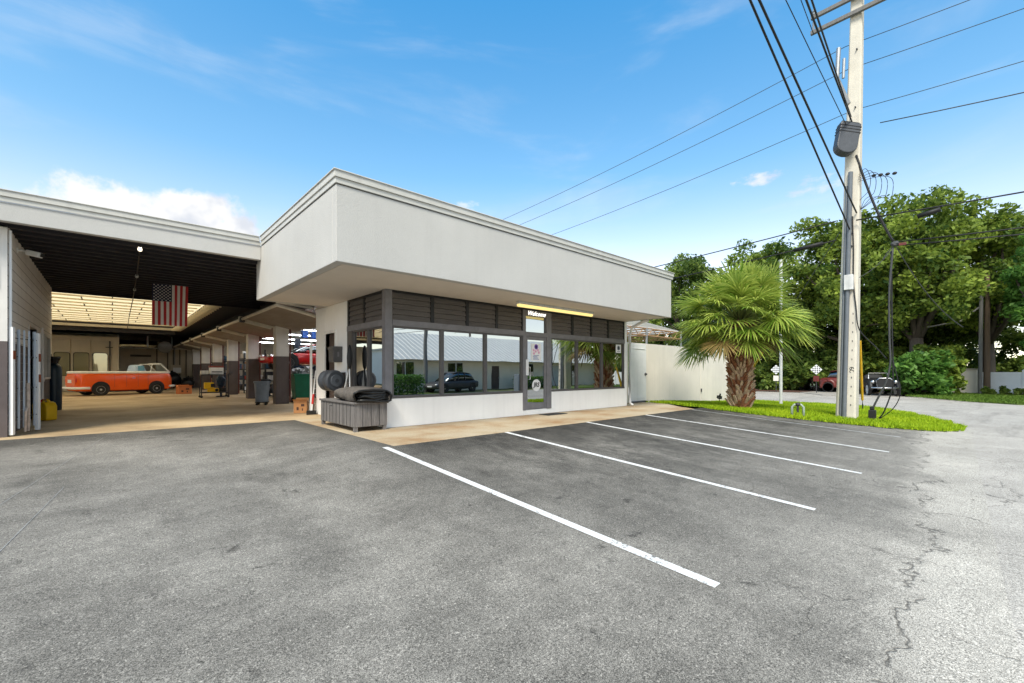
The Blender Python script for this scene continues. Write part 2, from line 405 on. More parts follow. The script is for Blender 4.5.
def slab_mat(name, c1, c2, c3, scale=.8, dark=None):
    """stained concrete: tan, pale and rusty patches"""
    m, nt, N, L, bs = new_mat(name); geo = N.new('ShaderNodeNewGeometry')
    n = N.new('ShaderNodeTexNoise'); n.inputs['Scale'].default_value = scale; n.inputs['Detail'].default_value = 7; n.inputs['Roughness'].default_value = .65
    L.new(geo.outputs['Position'], n.inputs['Vector'])
    cr = N.new('ShaderNodeValToRGB'); e = cr.color_ramp.elements
    e[0].position = .33; e[0].color = (*c1,1); e[1].position = .52; e[1].color = (*c2,1); q = e.new(.72); q.color = (*c3,1)
    L.new(n.outputs['Fac'], cr.inputs[0])
    n2 = N.new('ShaderNodeTexNoise'); n2.inputs['Scale'].default_value = 30; n2.inputs['Detail'].default_value = 4; L.new(geo.outputs['Position'], n2.inputs['Vector'])
    mr = N.new('ShaderNodeMapRange'); mr.inputs[1].default_value = .3; mr.inputs[2].default_value = .7; mr.inputs[3].default_value = .86; mr.inputs[4].default_value = 1.14
    L.new(n2.outputs['Fac'], mr.inputs[0])
    vm = N.new('ShaderNodeVectorMath'); vm.operation = 'SCALE'; L.new(cr.outputs[0], vm.inputs[0]); L.new(mr.outputs[0], vm.inputs['Scale'])
    L.new(vm.outputs[0], bs.inputs['Base Color']); bs.inputs['Roughness'].default_value = .7
    b = N.new('ShaderNodeBump'); b.inputs['Strength'].default_value = .25; b.inputs['Distance'].default_value = .01
    L.new(n2.outputs['Fac'], b.inputs['Height']); L.new(b.outputs[0], bs.inputs['Normal'])
    return m
WALK = slab_mat('tan_concrete', (.31,.18,.08), (.42,.33,.215), (.48,.41,.30))
GFLOOR = slab_mat('garage_concrete', (.27,.185,.10), (.46,.34,.20), (.60,.48,.31), .45)

mb = sheet(frange(-260,-40,55)[:-1] + frange(-40,48,2.) + frange(48,300,50)[1:], lambda x: -260, lambda x: 300, 7.0, -.09)
gr = mb.build('ground', M('ground_earth', (.085,.10,.035), .95, .35, .6, bump=.3, bscale=30, fine=.25), kind='structure')

lot = sheet(frange(-26,1,1.)[:-1] + frange(1,3.2,.2) + frange(3.2,17,.6)[1:], lambda x: bound(x), lambda x: 6.6, .3, 0)
lot2 = sheet(frange(-26,1,1.)[:-1] + frange(1,3.2,.2) + [3.42], lambda x: 6.6, lambda x: 11.85, .5, 0)
lot.add(lot2.v, lot2.f)
lot = lot.build('parking_lot', ASPHALT, kind='structure', smooth=True)
for X in (3.24, 5.84, 8.45, 11.1):
    m_ = MB(); ys = frange(1.34, 6.57, .25)
    for i in range(len(ys)-1):
        a, b = ys[i], ys[i+1]
        m_.quad((X-.05,a,gz(X-.05,a)+.006),(X+.05,a,gz(X+.05,a)+.006),(X+.05,b,gz(X+.05,b)+.006),(X-.05,b,gz(X-.05,b)+.006))
    m_.build('painted_line', STRIPE, lot)
m_ = MB(); ys = frange(1.45, 6.5, .25); X = 13.75
for i in range(len(ys)-1):
    a, b = ys[i], ys[i+1]
    m_.quad((X-.05,a,gz(X,a)+.008),(X+.05,a,gz(X,a)+.008),(X+.05,b,gz(X,b)+.008),(X-.05,b,gz(X,b)+.008))
m_.build('painted_line', STRIPE_F, lot, label='faded white parking line next to the grass')
for (xa,ya),(xb,yb) in (((-.95,6.4),(-.12,11.2)), ((-.75,4.6),(-.42,7.4))  ):
    m_ = MB(); n = 24
    for i in range(n):
        t0, t1 = i/n, (i+1)/n
        x0, y0, x1, y1 = xa+(xb-xa)*t0, ya+(yb-ya)*t0, xa+(xb-xa)*t1, ya+(yb-ya)*t1; w = .003
        m_.quad((x0-w,y0,gz(x0,y0)+.005),(x0+w,y0,gz(x0,y0)+.005),(x1+w,y1,gz(x1,y1)+.005),(x1-w,y1,gz(x1,y1)+.005))
    m_.build('scratch_line', STRIPE_W, lot, label='thin pale scratch across the asphalt')

rd = sheet(frange(-90,17,3.), lambda x: -9.0, lambda x: bound(x), .8, -.001)
r2 = sheet(frange(17,38,1.), lambda x: -9.0, lambda x: 9.4 if x < 25.2 else 70., 2.0 , -.001)
rd.add(r2.v, r2.f)
rd.build('road', ROADM, kind='structure', smooth=True)

# concrete apron: in front of and beside the office, and the garage floor slab
mb = MB()
mb.prism([(3.4,6.6),(14.15,6.6),(14.6,7.3),(15.5,8.3),(15.7,9.5),(13.6,9.5),(13.6,8.79),(4.33,8.79),(4.33,11.85),(3.4,11.85)], -.3, .004)
mb.build('sidewalk', WALK, kind='structure', bevel=.015)
mb = MB(); mb.box(-9, 13.4, 11.851, 43.2, -.3, .002); mb.build('garage_floor', GFLOOR, kind='structure')
# ------------------------------------------------------------------ office building
off = thing('office_building', 'white stucco office with deep flat fascia and dark framed windows beside the parking bays', 'building', (9, 8.8, 0))
P = off
mb = MB()   # plinth and walls
mb.box(4.35,8.47, 8.8,8.98, 0,.63); mb.box(9.55,13.6, 8.8,8.98, 0,.63); mb.box(8.47,9.55, 8.8,8.98, 0,.14)
mb.box(4.35,4.53, 8.98,10.9, 0,.63)
mb.box(4.35,4.53, 10.9,11.68, 0,3.0); mb.box(4.35,4.53, 12.38,13.16, 0,3.0); mb.box(4.35,4.53, 11.68,12.38, 2.25,3.0)
mb.box(13.44,13.6, 8.98,13.16, 0,3.0); mb.box(13.44,13.6, 8.8,8.98, .63,3.0)
mb.box(4.53,13.44, 13.0,13.16, 0,3.0)
mb.build('wall', WHITE, P, bevel=.008)
mb = MB(); mb.box(4.45,4.5, 11.68,12.38, 0,2.25); d = mb.build('side_door', DOORWOOD, P, label='narrow brown side door in the white wall')
mb = MB(); mb.box(4.33,4.45, 11.60,11.68, 0,2.33); mb.box(4.33,4.45, 12.38,12.46, 0,2.33); mb.box(4.33,4.45, 11.68,12.38, 2.25,2.33); mb.build('frame', WPAINT, d)
mb = MB(); mb.ell((4.41,11.78,1.0),(.035,.035,.035),10,6); mb.build('handle', CHROME, d, smooth=True)
# floor inside and dark inner lining so that nothing shows through
mb = MB(); mb.box(4.6,13.4, 9.1,12.95, .01,.03); mb.build('inner_floor', DOORWOOD, P)
# fascia and soffit, roof
mb = MB()
mb.box(2.67,13.62, 7.13,7.29, 3.0,4.25); mb.box(2.67,2.83, 7.29,12.4, 3.0,4.25); mb.box(13.46,13.62, 7.29,13.16, 3.003,4.25); mb.box(2.83,4.6, 12.24,12.4, 3.0,3.9)
mb.build('fascia', FASCIA, P, bevel=.01)
mb = MB(); mb.box(2.835,13.455, 7.295,8.79, 3.003,3.05); mb.box(2.835,4.345, 8.79,12.235, 3.003,3.05); mb.box(4.345,13.43,8.79,13.1,3.003,3.06); mb.build('soffit', SOFFIT, P)
mb = MB()
mb.box(2.65,13.70, 7.105,7.13, 4.26,4.35); mb.box(2.63,13.72, 7.08,7.12, 4.35,4.455); mb.box(2.61,13.74, 7.06,7.09, 4.455,4.475)
mb.box(2.65,2.67, 7.13,11.85, 4.26,4.35); mb.box(2.63,2.66, 7.12,11.85, 4.35,4.455)
mb.box(2.61,2.645, 7.08,11.85, 4.455,4.475); mb.box(13.62,13.70, 7.13,13.2, 4.26,4.35); mb.box(13.64,13.72, 7.12,13.2, 4.35,4.455)
mb.build('roof_edge', TRIMM, P, bevel=.006)
mb = MB(); mb.box(2.68,13.61, 7.14,13.2, 4.27,4.38); mb.build('roof', TRIMM, P)
# corner post, frames
mb = MB(); mb.box(4.338,4.50, 8.785,8.95, .633,3.0); mb.build('corner_post', BRONZE_L, P, bevel=.006)
mb = MB(); mb.box(4.50,8.47, 8.775,8.93, 2.22,2.355); mb.box(9.36,13.44, 8.775,8.93, 2.22,2.355)
mb.box(4.345,4.48, 8.95,10.9, 2.22,2.355); mb.build('head_rail', BRONZE_L, P, bevel=.005)
mb = MB(); mb.box(4.50,13.44, 8.79,8.94, 2.95,2.999); mb.box(4.36,4.48, 8.95,10.9, 2.95,2.999)
for x0,x1 in ((5.475,5.565),(6.485,6.575),(7.445,7.535),(10.525,10.635),(11.485,11.575),(12.415,12.515),(13.375,13.44),(8.40,8.47)): mb.box(x0,x1, 8.79,8.94, 2.355,2.95)
for y0,y1 in ((9.89,9.98),(10.8,10.9),(8.95,8.99)): mb.box(4.36,4.48, y0,y1, 2.355,2.95)
mb.build('louvre_frame', BLACKM, P, bevel=.004)
def louvre_x(x0, x1):
    mb = MB(); n = 5; h = (2.95-2.355)/n
    for i in range(n):
        z0 = 2.355+h*i
        mb.prism([(8.83,z0+.004),(8.80,z0+.004),(8.825,z0+h),(8.86,z0+h)], x0, x1, 'x')
    mb.build('louvre_panel', LOUVRE, P)
for a, b in ((4.50,5.475),(5.565,6.485),(6.575,7.445),(7.535,8.40),(9.60,10.525),(10.635,11.485),(11.575,12.415),(12.515,13.375)): louvre_x(a, b)
for y0, y1 in ((8.99,9.89),(9.98,10.8)):
    mb = MB(); n = 5; h = (2.95-2.355)/n
    for i in range(n):
        z0 = 2.355+h*i; mb.prism([(4.40,z0+.004),(4.37,z0+.004),(4.395,z0+h),(4.43,z0+h)][::-1], y0, y1, 'y')
    mb.build('louvre_panel', LOUVRE, P)
def window_x(x0, x1):
    fr = MB(); t = .045
    fr.box(x0,x1, 8.79,8.90, .632,.69); fr.box(x0,x1, 8.80,8.90, 2.18,2.22); fr.box(x0,x0+t, 8.80,8.90, .69,2.18); fr.box(x1-t,x1, 8.80,8.90, .69,2.18)
    w = fr.build('window', BRONZE, P, bevel=.004)
    MB().box(x0+t,x1-t, 8.845,8.855, .69,2.18).build('pane', PANE, w); return w
for a, b in ((4.50,5.80),(5.80,7.125),(7.125,8.44),(9.58,10.825),(10.825,12.14),(12.14,13.44)): window_x(a, b)
for y0, y1 in ((8.95,9.735),(9.735,10.60)):
    fr = MB(); t = .045
    fr.box(4.36,4.46, y0,y1, .632,.69); fr.box(4.365,4.46, y0,y1, 2.18,2.22); fr.box(4.365,4.46, y0,y0+t, .69,2.18); fr.box(4.365,4.46, y1-t,y1, .69,2.18)
    w = fr.build('window', BRONZE, P, bevel=.004)
    MB().box(4.41,4.42, y0+t,y1-t, .69,2.18).build('pane', PANE, w)
mb = MB(); mb.box(4.355,4.47, 10.60,10.9, .63,2.22); mb.build('side_jamb', BRONZE, P)
# entrance: frame, transom, door leaf
mb = MB(); mb.box(8.44,8.55, 8.78,8.93, .14,2.95); mb.box(9.40,9.60, 8.78,8.93, .14,2.95); mb.box(8.55,9.40, 8.78,8.93, 2.22,2.34); mb.box(8.55,9.40, 8.78,8.93, 2.80,2.95)
mb.build('door_frame', BRONZE_L, P, bevel=.005)
tr = MB().box(8.55,9.40, 8.845,8.855, 2.34,2.80).build('transom', PANE, P)
text('lettering', 'Welcome', .185, (8.96,8.772,2.865), (PI/2,0,0), NEON, tr, .003, .38, bold=-.001)
mb = MB(); mb.box(8.55,8.63, 8.80,8.85, .15,2.215); mb.box(9.32,9.40, 8.80,8.85, .15,2.215); mb.box(8.63,9.32, 8.80,8.85, .15,.33); mb.box(8.63,9.32, 8.80,8.85, 2.12,2.215)
door = mb.build('door', BRONZE_L, P, bevel=.004)
MB().box(8.63,9.32, 8.822,8.83, .33,2.12).build('pane', PANE, door)
mb = MB(); mb.tube([(8.67,8.80,1.0),(8.67,8.74,1.0),(8.67,8.74,1.35),(8.67,8.80,1.35)], .012, 8); mb.build('handle', CHROME, door)
mb = MB(); mb.lathe([(0,8.816),(.17,8.816),(.17,8.8215),(0,8.8215)], (9.0,0,.83), 32, 'y'); st = mb.build('sticker', PAPER, door, label='round white door sticker with black letters')
text('sticker_letters', 'JRS', .17, (9.0,8.814,.84), (PI/2,0,0), INK_K, door, .001, .15, bold=.006)
mb = MB(); mb.box(8.56,8.67, 8.795,8.7985, 1.12,1.56); mb.build('hours_card', PAPER, door)
mb = MB(); mb.box(8.79,9.19, 8.816,8.8215, 1.53,2.02); mb.mi = 1
mb.lathe([(.035,8.8145),(.075,8.8145),(.075,8.8155),(.035,8.8155),(.035,8.8145)], (8.99,0,1.93), 20, 'y'); mb.mi = 2
for cx_, cz_ in ((8.89,1.83),(8.97,1.80),(9.06,1.84),(9.1,1.77),(8.9,1.74)): mb.lathe([(0,8.8145),(.038,8.8145),(.038,8.8155),(0,8.8155)], (cx_,0,cz_), 12, 'y')
mb.mi = 3
for i in range(4): mb.box(8.86+.02*(i%2),9.10-.03*(i%3), 8.8145,8.8155, 1.57+.035*i,1.585+.035*i)
mb.build('poster', [PAPER, INK_P, INK_PK, INK_B], door, label='white poster with a purple ring, pink dots and blue lines')
mb = MB(); mb.box(12.98,13.28, 8.835,8.843, 1.88,2.17); wn = mb.build('window_notice', PAPER, P)
mb = MB(); mb.lathe([(.05,8.831),(.08,8.831),(.08,8.834),(.05,8.834),(.05,8.831)], (13.13,0,2.05), 20, 'y'); mb.box(13.04,13.22, 8.831,8.834, 1.92,1.94); mb.build('notice_mark', GREYPL, wn)
# downspout on the far corner, eave pipe
mb = MB(); mb.tube([(13.52,7.9,2.98),(13.52,8.15,2.93),(13.66,8.62,2.80),(13.66,8.72,2.55),(13.66,8.72,.12),(13.66,8.60,.03)], .05, 10); mb.build('downspout', WPAINT, P, smooth=True)
mb = MB(); mb.box(8.9,9.7, 8.25,8.62, .006,.018)
mb.build('door_mat', RUBBER, None, org=(9.3,8.4,.006), label='dark rubber door mat on the tan concrete before the glass door', cat='door mat')

# fluorescent fitting under the soffit, warm light
lf = thing('strip_light', 'long warm yellow strip light under the soffit over the entrance', 'strip light', (9.0,8.0,2.99))
MB().box(7.55,10.6, 8.0,8.12, 2.93,3.0).build('housing', WPAINT_D, lf, bevel=.006)
mb = MB(); mb.prism([(8.01,2.93),(8.11,2.93),(8.10,2.875),(8.075,2.86),(8.045,2.86),(8.02,2.875)], 7.57, 10.58, 'x'); mb.build('diffuser', LAMP_Y, lf)

# ------------------------------------------------------------------ garage building
gar = thing('garage_building', 'open fronted repair garage with dark ceiling, grey pillars and raised doors', 'building', (0,12,0)); P = gar
mb = MB(); mb.box(-9,2.665, 11.93,12.07, 3.92,4.26); mb.build('fascia', FASCIA, P, bevel=.008)
mb = MB(); mb.box(-9,2.65, 11.905,11.93, 4.26,4.35); mb.box(-9,2.63, 11.88,11.92, 4.35,4.455); mb.box(-9,2.61,11.86,11.89,4.455,4.475); mb.build('roof_edge', TRIMM, P, bevel=.006)
# left block wall (painted dark below), front return
mb = MB()
def wl(z0, z1): # left wall with openings Y 15.3-16.5 (door) and 18.3-19.7 (window)
    mb.box(-1.63,-1.43, 12.3,15.2, z0,z1); mb.box(-1.63,-1.43, 16.6,18.2, z0,z1); mb.box(-1.63,-1.43, 19.8,20.4, z0,z1)
wl(1.78, 2.3); mb.box(-1.63,-1.43, 12.3,20.4, 2.3,3.92); mb.box(-9,-1.63, 12.3,12.5, 1.78,3.92)
mb.build('wall', CMU_U, P)
mb = MB(); wl(0, 1.78); mb.box(-1.63,-1.43, 18.2,19.8, 0,1.0); mb.box(-9,-1.63, 12.3,12.5, 0,1.78); mb.build('painted_band', CMU_L, P)
mb = MB()   # mortar joints proud as fine grooves
for z in frange(.2,3.8,.2)[:-1]: mb.box(-1.429,-1.4265, 12.3,20.4, z-.006,z+.006) if not (z < 2.3) else mb.box(-1.429,-1.4265, 12.3,15.2, z-.006,z+.006)
mb.build('mortar_joint', M('mortar', (.27,.255,.24), .9, .1, 5), P)
mb = MB(); mb.box(-1.60,-1.55, 15.2,16.6, 0,2.3); sd = mb.build('side_door', DOORWOOD, P, label='brown door in the left block wall')
MB().box(-1.56,-1.42, 15.12,15.2, 0,2.32).build('jamb', WPAINT_D, sd); MB().box(-1.56,-1.42, 16.6,16.68, 0,2.32).build('jamb', WPAINT_D, sd)
mb = MB(); mb.box(-1.60,-1.41, 18.2,18.28, 1.0,2.3); mb.box(-1.60,-1.41, 19.72,19.8, 1.0,2.3); mb.box(-1.60,-1.41, 18.28,19.72, 1.0,1.06); mb.box(-1.60,-1.41, 18.28,19.72, 2.24,2.3); mb.box(-1.58,-1.44, 18.97,19.03, 1.06,2.24)
sw = mb.build('window', WPAINT_D, P); MB().box(-1.54,-1.53, 18.28,19.72, 1.06,2.24).build('pane', PANE_D, sw)
MB().tube([(-1.40,12.36,.05),(-1.40,12.36,3.85)], .022, 8).build('conduit', WPAINT, P); mb = MB(); mb.tube([(-1.39,17.3,.2),(-1.39,17.3,2.4)], .03, 8); mb.tube([(-1.39,17.5,1.0),(-1.36,17.5,1.0)], .05, 8); mb.build('conduit', WPAINT, P)
# dark canopy ceiling with ribs, and the roof over it
mb = MB(); mb.box(-9,2.83, 12.07,20.5, 3.95,4.2); mb.box(3.02,5.0, 12.4,43.2, 3.95,4.2); mb.box(2.83,3.02, 12.4,20.5, 3.95,4.2); mb.box(-9,3.02, 35.5,43.2, 3.95,4.2); mb.build('ceiling', DARKCEIL, P)
for y in frange(12.3,20.3,.42): MB().box(-9,4.8, y,y+.07, 3.89,3.95).build('rib', DARKCEIL, P)
MB().box(-9,5.0, 20.40,20.5, 3.80,3.95).build('edge_beam', DARKCEIL, P); MB().box(-9,3.02, 35.505,35.66, 3.6,3.95).build('edge_beam', DARKCEIL, P)
# translucent roof with purlins
sk = MB().box(-9,3.02, 20.5,35.5, 4.16,4.17).build('skylight', SKYPANEL, P)
PURL = M('skylight_purlin', (.78,.68,.48), .7, .12, 3); mb = MB()
for i, y in enumerate(frange(21.2,35.0,1.15)): mb.box(-9,2.9, y,y+.06, 4.10,4.155); 
mb.build('purlin', PURL, sk)
ys = frange(21.2,35.0,1.15)
for j in range(len(ys)-1):
    for x in np.arange(-8.5+(j%2)*.9, 2.6, 1.9): MB().box(x,x+.035, ys[j]+.07,ys[j+1], 4.125,4.15).build('joint_strip', DSTEEL, sk)
for y in frange(20.6,35.2,.575): MB().box(2.8,3.3, y,y+.12, 3.84,3.94).build('joist_end', PURL, sk)
mb = MB(); mb.box(-9,3.05, 35.3,35.5, 3.86,4.0); mb.build('edge_board', BEIGE, sk)
# pillars with dark painted foot
for Y in (18.1,22.7,27.25,31.8,36.35,40.9):
    c = MB().box(4.55,5.0, Y,Y+.42, 1.80,3.9).build('pillar', CMU_U, P, bevel=.012)
    MB().box(4.548,5.002, Y-.002,Y+.422, .003,1.80).build('painted_foot', CMU_L, c, bevel=.012)
    mb = MB(); mb.tube([(5.03,Y-.02,.05),(5.03,Y-.02,3.0)], .03, 8); mb.build('guide_rail', M('rusty_rail', (.12,.035,.03), .7, .3, 8), c)
# one-piece doors swung up between the pillars
DPAN = M('raised_door_panel', (.27,.225,.19), .75, .15, 3, stretch=(1,.3,1))
TUBEM = M('door_tube', (.62,.57,.48), .5, .15, 4, streak=.2)
for k, (ya, yb) in enumerate(((13.75,18.45),(18.75,23.1),(23.4,27.7),(28.0,32.3),(32.6,37.0),(37.3,42.6))):
    mb = MB(); mb.quad((3.5,ya,3.16),(5.3,ya,2.78),(5.3,yb,2.78),(3.5,yb,3.16)); mb.quad((3.5,ya,3.20),(3.5,yb,3.20),(5.3,yb,2.82),(5.3,ya,2.82))
    mb.quad((3.5,ya,3.16),(3.5,ya,3.20),(5.3,ya,2.82),(5.3,ya,2.78)); mb.quad((3.5,yb,3.16),(5.3,yb,2.78),(5.3,yb,2.82),(3.5,yb,3.20)); mb.quad((3.5,ya,3.16),(3.5,yb,3.16),(3.5,yb,3.20),(3.5,ya,3.20)); mb.quad((5.3,ya,2.78),(5.3,ya,2.82),(5.3,yb,2.82),(5.3,yb,2.78))
    d = mb.build('raised_door', DPAN, P)
    mb = MB(); mb.tube([(3.5,ya+.06,3.13),(3.5,yb-.06,3.13)], .045, 8); mb.tube([(3.5,ya+.06,3.13),(4.55,ya+.06,2.90)], .05, 8); mb.tube([(3.46,ya,3.22),(4.5,ya+.1,3.14)], .05, 8); mb.tube([(3.5,yb-.1,3.13),(4.55,yb-.1,2.90)], .03, 8)
    mb.build('tube_frame', TUBEM, d, smooth='auto')
    mb = MB(); mb.box(3.42,3.58, yb-.12,yb+.05, 3.02,3.20); mb.build('bracket', DSTEEL, d)
mb = MB(); mb.box(4.5,4.9, 12.4,43, 3.35,3.95); mb.build('header_beam', DARKCEIL, P)
# back wall, upper glazing, panel doors
mb = MB(); mb.box(-9,12.4, 43,43.2, 0,3.03); mb.box(-9,.3, 43,43.2, 3.03,3.95); mb.box(4.9,12.4,43,43.2,3.03,3.95); mb.build('back_wall', BEIGE, P)
mb = MB(); mb.box(.3,4.9, 43.06,43.1, 3.03,3.95); bw = mb.build('upper_window', PANE_D, P)
mb = MB(); [mb.box(x,x+.09, 42.97,43.05, 3.03,3.95) for x in (.3,1.95,3.4,4.8)]; mb.box(.3,4.9, 42.95,43.05, 2.97,3.06); mb.build('frame', WPAINT_D, bw)
mb = MB(); [mb.box(x,x+.07, 42.93,43.0, .0,2.97) for x in (2.5,3.15,3.5,3.9,4.3,4.75)]; mb.box(1.0,2.2, 42.95,43.0, 2.35,2.5); mb.build('wall_rib', M('wall_rib', (.10,.085,.07), .7, .2, 3), P)
# shop room behind the pillars
mb = MB(); mb.box(12.2,12.4, 13.2,43, 0,.9); mb.box(12.2,12.4, 13.2,43, 2.9,3.95); mb.box(5.0,12.2, 13.165,13.3, 0,3.95)
for a, b in ((13.2,20.),(23.,27.),(30.,34.),(37.,43.)): mb.box(12.2,12.4, a,b, .9,2.9)
mb.build('shop_wall', M('shop_wall_paint', (.24,.24,.23), .8, .08, 1.5, streak=.1), P)
mb = MB(); mb.box(5.0,12.4, 13.3,43.2, 3.95,4.2); mb.build('shop_ceiling', M('shop_ceiling_paint', (.42,.42,.40), .8, .06, 1.5), P)
for Y in (20.,27.,34.):
    mb = MB(); mb.box(12.25,12.26, Y,Y+3.0, .9,2.9); w = mb.build('shop_window', translucent('frosted_light', (.75,.88,.88)), P)
for Y in (16.5,19.0,21.5,24.0,27.5,31.5,36.0):
    mb = MB(); mb.box(5.6,11.6, Y,Y+.14, 3.36,3.40); l_ = thing('shop_light', 'white fluorescent tube row under the shop ceiling', 'strip light', (8.6,Y+.07,3.4), group='tube lights in the shop')
    mb.build('tube', LAMP_W, l_); mb = MB(); mb.box(5.5,11.7, Y-.05,Y+.19, 3.40,3.46); [mb.box(x-.01,x+.01, Y+.06,Y+.08, 3.46,3.95) for x in (6.2,11.)]; mb.build('housing', WPAINT, l_)
# spray booth at the back left
sb = thing('spray_booth', 'beige paint booth with three rounded windows in folding doors behind the orange bus', 'paint booth', (-3,38,0))
mb = MB(); mb.box(-8.5,.34, 38,42.9, .003,3.45); mb.build('body', BEIGE, sb, bevel=.01)
BOOTHDOOR = M('booth_door', (.46,.41,.32), .65, .06, 2, streak=.08)
for x0, x1, w0, w1 in ((-2.75,-1.87,-2.55,-1.91),(-1.83,-.98,-1.72,-1.07),(-.94,-.12,-.87,-.21)):
    d = MB().box(x0,x1, 37.95,38.0, .05,3.18).build('door', BOOTHDOOR, sb, bevel=.006)
    poly = []
    for (cx_,cz_,a0) in ((w1-.12,2.27,0),(w0+.12,2.27,90),(w0+.12,1.12,180),(w1-.12,1.12,270)):
        for k in range(5): a = R_(a0+22.5*k); poly.append((cx_+.12*math.cos(a), cz_+.12*math.sin(a)))
    cxm, czm = (w0+w1)/2, 1.7
    MB().prism([(cxm+(x-cxm)*1.12, czm+(z-czm)*1.05) for x,z in poly], 37.935, 37.95, 'y').build('window_seal', BLACKM, d)
    MB().prism(poly, 37.92, 37.935, 'y').build('window', PANE_B, d)
mb = MB(); mb.box(-.13,-.06, 37.9,37.95, .05,3.18); mb.box(-.3,.05, 37.88,37.94, 2.75,2.80); mb.build('latch_post', DSTEEL, sb)
# ------------------------------------------------------------------ vehicles
def wheel(parent, x, y, z, r, w, tyre=RUBBER, rimm=CHROME, whitewall=False, spokes=5, name='wheel'):
    """axle along local Y; tyre is the part, rim the sub-part"""
    mb = MB(); mb.lathe([(r*.62,-w/2+.01),(r*.7,-w/2),(r*.93,-w/2),(r,-w/2+.04),(r,w/2-.04),(r*.93,w/2),(r*.7,w/2),(r*.62,w/2-.01)], (x,z,y), 28, 'y') if False else None
    prof = [(r*.60,-w/2+.02),(r*.7,-w/2),(r*.93,-w/2+.005),(r,-w/2+.04),(r,w/2-.04),(r*.93,w/2-.005),(r*.7,w/2),(r*.60,w/2-.02)]
    v = MB(); v.lathe([(a, h+y) for a, h in prof], (x,0,z), 26, 'y')
    t = v.build(name, tyre, parent, smooth='auto')
    for sd in (-1, 1):
        v = MB(); yy = y+sd*(w/2-.03)
        v.lathe([(r*.62,yy),(r*.56,yy+sd*.015),(r*.5,yy-sd*.02)], (x,0,z), 26, 'y')
        v.lathe([(0,yy+sd*.02),(r*.16,yy+sd*.015),(r*.18,yy-sd*.02)], (x,0,z), 14, 'y')
        for k in range(spokes):
            a = 2*PI*k/spokes+.3; ca, sa = math.cos(a), math.sin(a); hw = r*.09
            v.add([(x+ca*r*.14-sa*hw,yy,z+sa*r*.14+ca*hw),(x+ca*r*.14+sa*hw,yy,z+sa*r*.14-ca*hw),(x+ca*r*.53+sa*hw*1.3,yy+sd*.004,z+sa*r*.53-ca*hw*1.3),(x+ca*r*.53-sa*hw*1.3,yy+sd*.004,z+sa*r*.53+ca*hw*1.3)], [(0,1,2,3)])
        v.build('rim', rimm, t)
        if whitewall:
            v = MB(); v.lathe([(r*.66,yy+sd*.033),(r*.86,yy+sd*.033)], (x,0,z), 26, 'y'); v.build('whitewall', WPAINT, t)
    v = MB(); v.lathe([(0,y-.02),(r*.58,y-.02),(r*.58,y+.02),(0,y+.02)], (x,0,z), 20, 'y'); v.build('brake_disc', BLACKM, t)
    return t
def srect(x, w, zb, zt, e=4., n=20, y0=0):
    """superellipse ring at station x"""
    zc, hz = (zb+zt)/2, (zt-zb)/2; r = []
    for k in range(n):
        a = 2*PI*(k+.5)/n; c, s_ = math.cos(a), math.sin(a)
        r.append((x, y0+w*math.copysign(abs(c)**(2/e), c), zc+hz*math.copysign(abs(s_)**(2/e), s_)))
    return r

# orange open bus in the garage: x forward, rear at x=-.85, wheelbase 2.4
bus = thing('pickup_bus', 'orange open top vintage bus with white upper rim parked across the garage', 'vehicle', (-.70,31.45,0), R_(19.5), local=True)
def outline(inset, front=0):
    L0, L1, W = -.88+inset, 3.24-inset+front, .86-inset; rc = .34; p = []
    for (cx_,cy_,a0) in ((L1-rc,W-rc,0),(L0+rc,W-rc,90),(L0+rc,-W+rc,180),(L1-rc,-W+rc,270)):
        for k in range(7): a = R_(a0+15*k); p.append((cx_+rc*math.cos(a), cy_+rc*math.sin(a)))
    return p
mb = MB(); mb.loft([[(x,y,z) for x,y in outline(i,fr)] for i,z,fr in ((.08,.24,-.1),(.02,.29,-.02),(.0,.45,0),(.0,.85,0),(.02,1.05,-.04),(.035,1.13,-.07))]); mb.build('body', ORANGE, bus, smooth='auto')
mb = MB(); mb.loft([[(x,y,z) for x,y in outline(i,fr)] for i,z,fr in ((.03,1.131,-.07),(.012,1.15,-.07),(.012,1.22,-.09),(.05,1.25,-.1),(.12,1.25,-.12),(.12,1.16,-.12))]); mb.build('rim_band', WPAINT, bus, smooth='auto')
for x in (0., 2.4):
    for s_ in (-1, 1):
        mb = MB(); mb.lathe([(0,s_*.80),(.37,s_*.80),(.37,s_*.866),(0,s_*.866)], (x,0,.36), 24, 'y'); mb.build('wheel_arch', BLACKM, bus)
        wheel(bus, x, s_*.80, .31, .31, .19, rimm=M('alloy_rim', (.55,.55,.55), .35, .05, 5, metal=.3))
mb = MB()
for s_ in (-1,1):
    mb.tube([(3.08,s_*.72,1.2),(2.66,s_*.70,1.66)], .035, 8); mb.tube([(2.66,s_*.70,1.66),(2.25,s_*.72,1.64),(2.15,s_*.74,1.2)], .022, 8)
mb.tube([(2.66,-.70,1.66),(2.66,.70,1.66)], .035, 8); mb.tube([(3.08,-.72,1.2),(3.08,.72,1.2)], .035, 8); mb.build('windscreen_frame', WPAINT, bus, smooth='auto')
mb = MB(); mb.quad((3.06,-.69,1.22),(3.06,.69,1.22),(2.67,.68,1.64),(2.67,-.68,1.64)); mb.build('windscreen', CARGLASS, bus)
mb = MB(); mb.loft([srect(x,.5,1.1,zt,3,16,.1) for x,zt in ((1.62,1.40),(1.66,1.60),(2.0,1.62),(2.1,1.4))]); s_t = mb.build('seat', M('pale_blue_seat', (.42,.52,.66), .5, .1, 4), bus, smooth='auto')
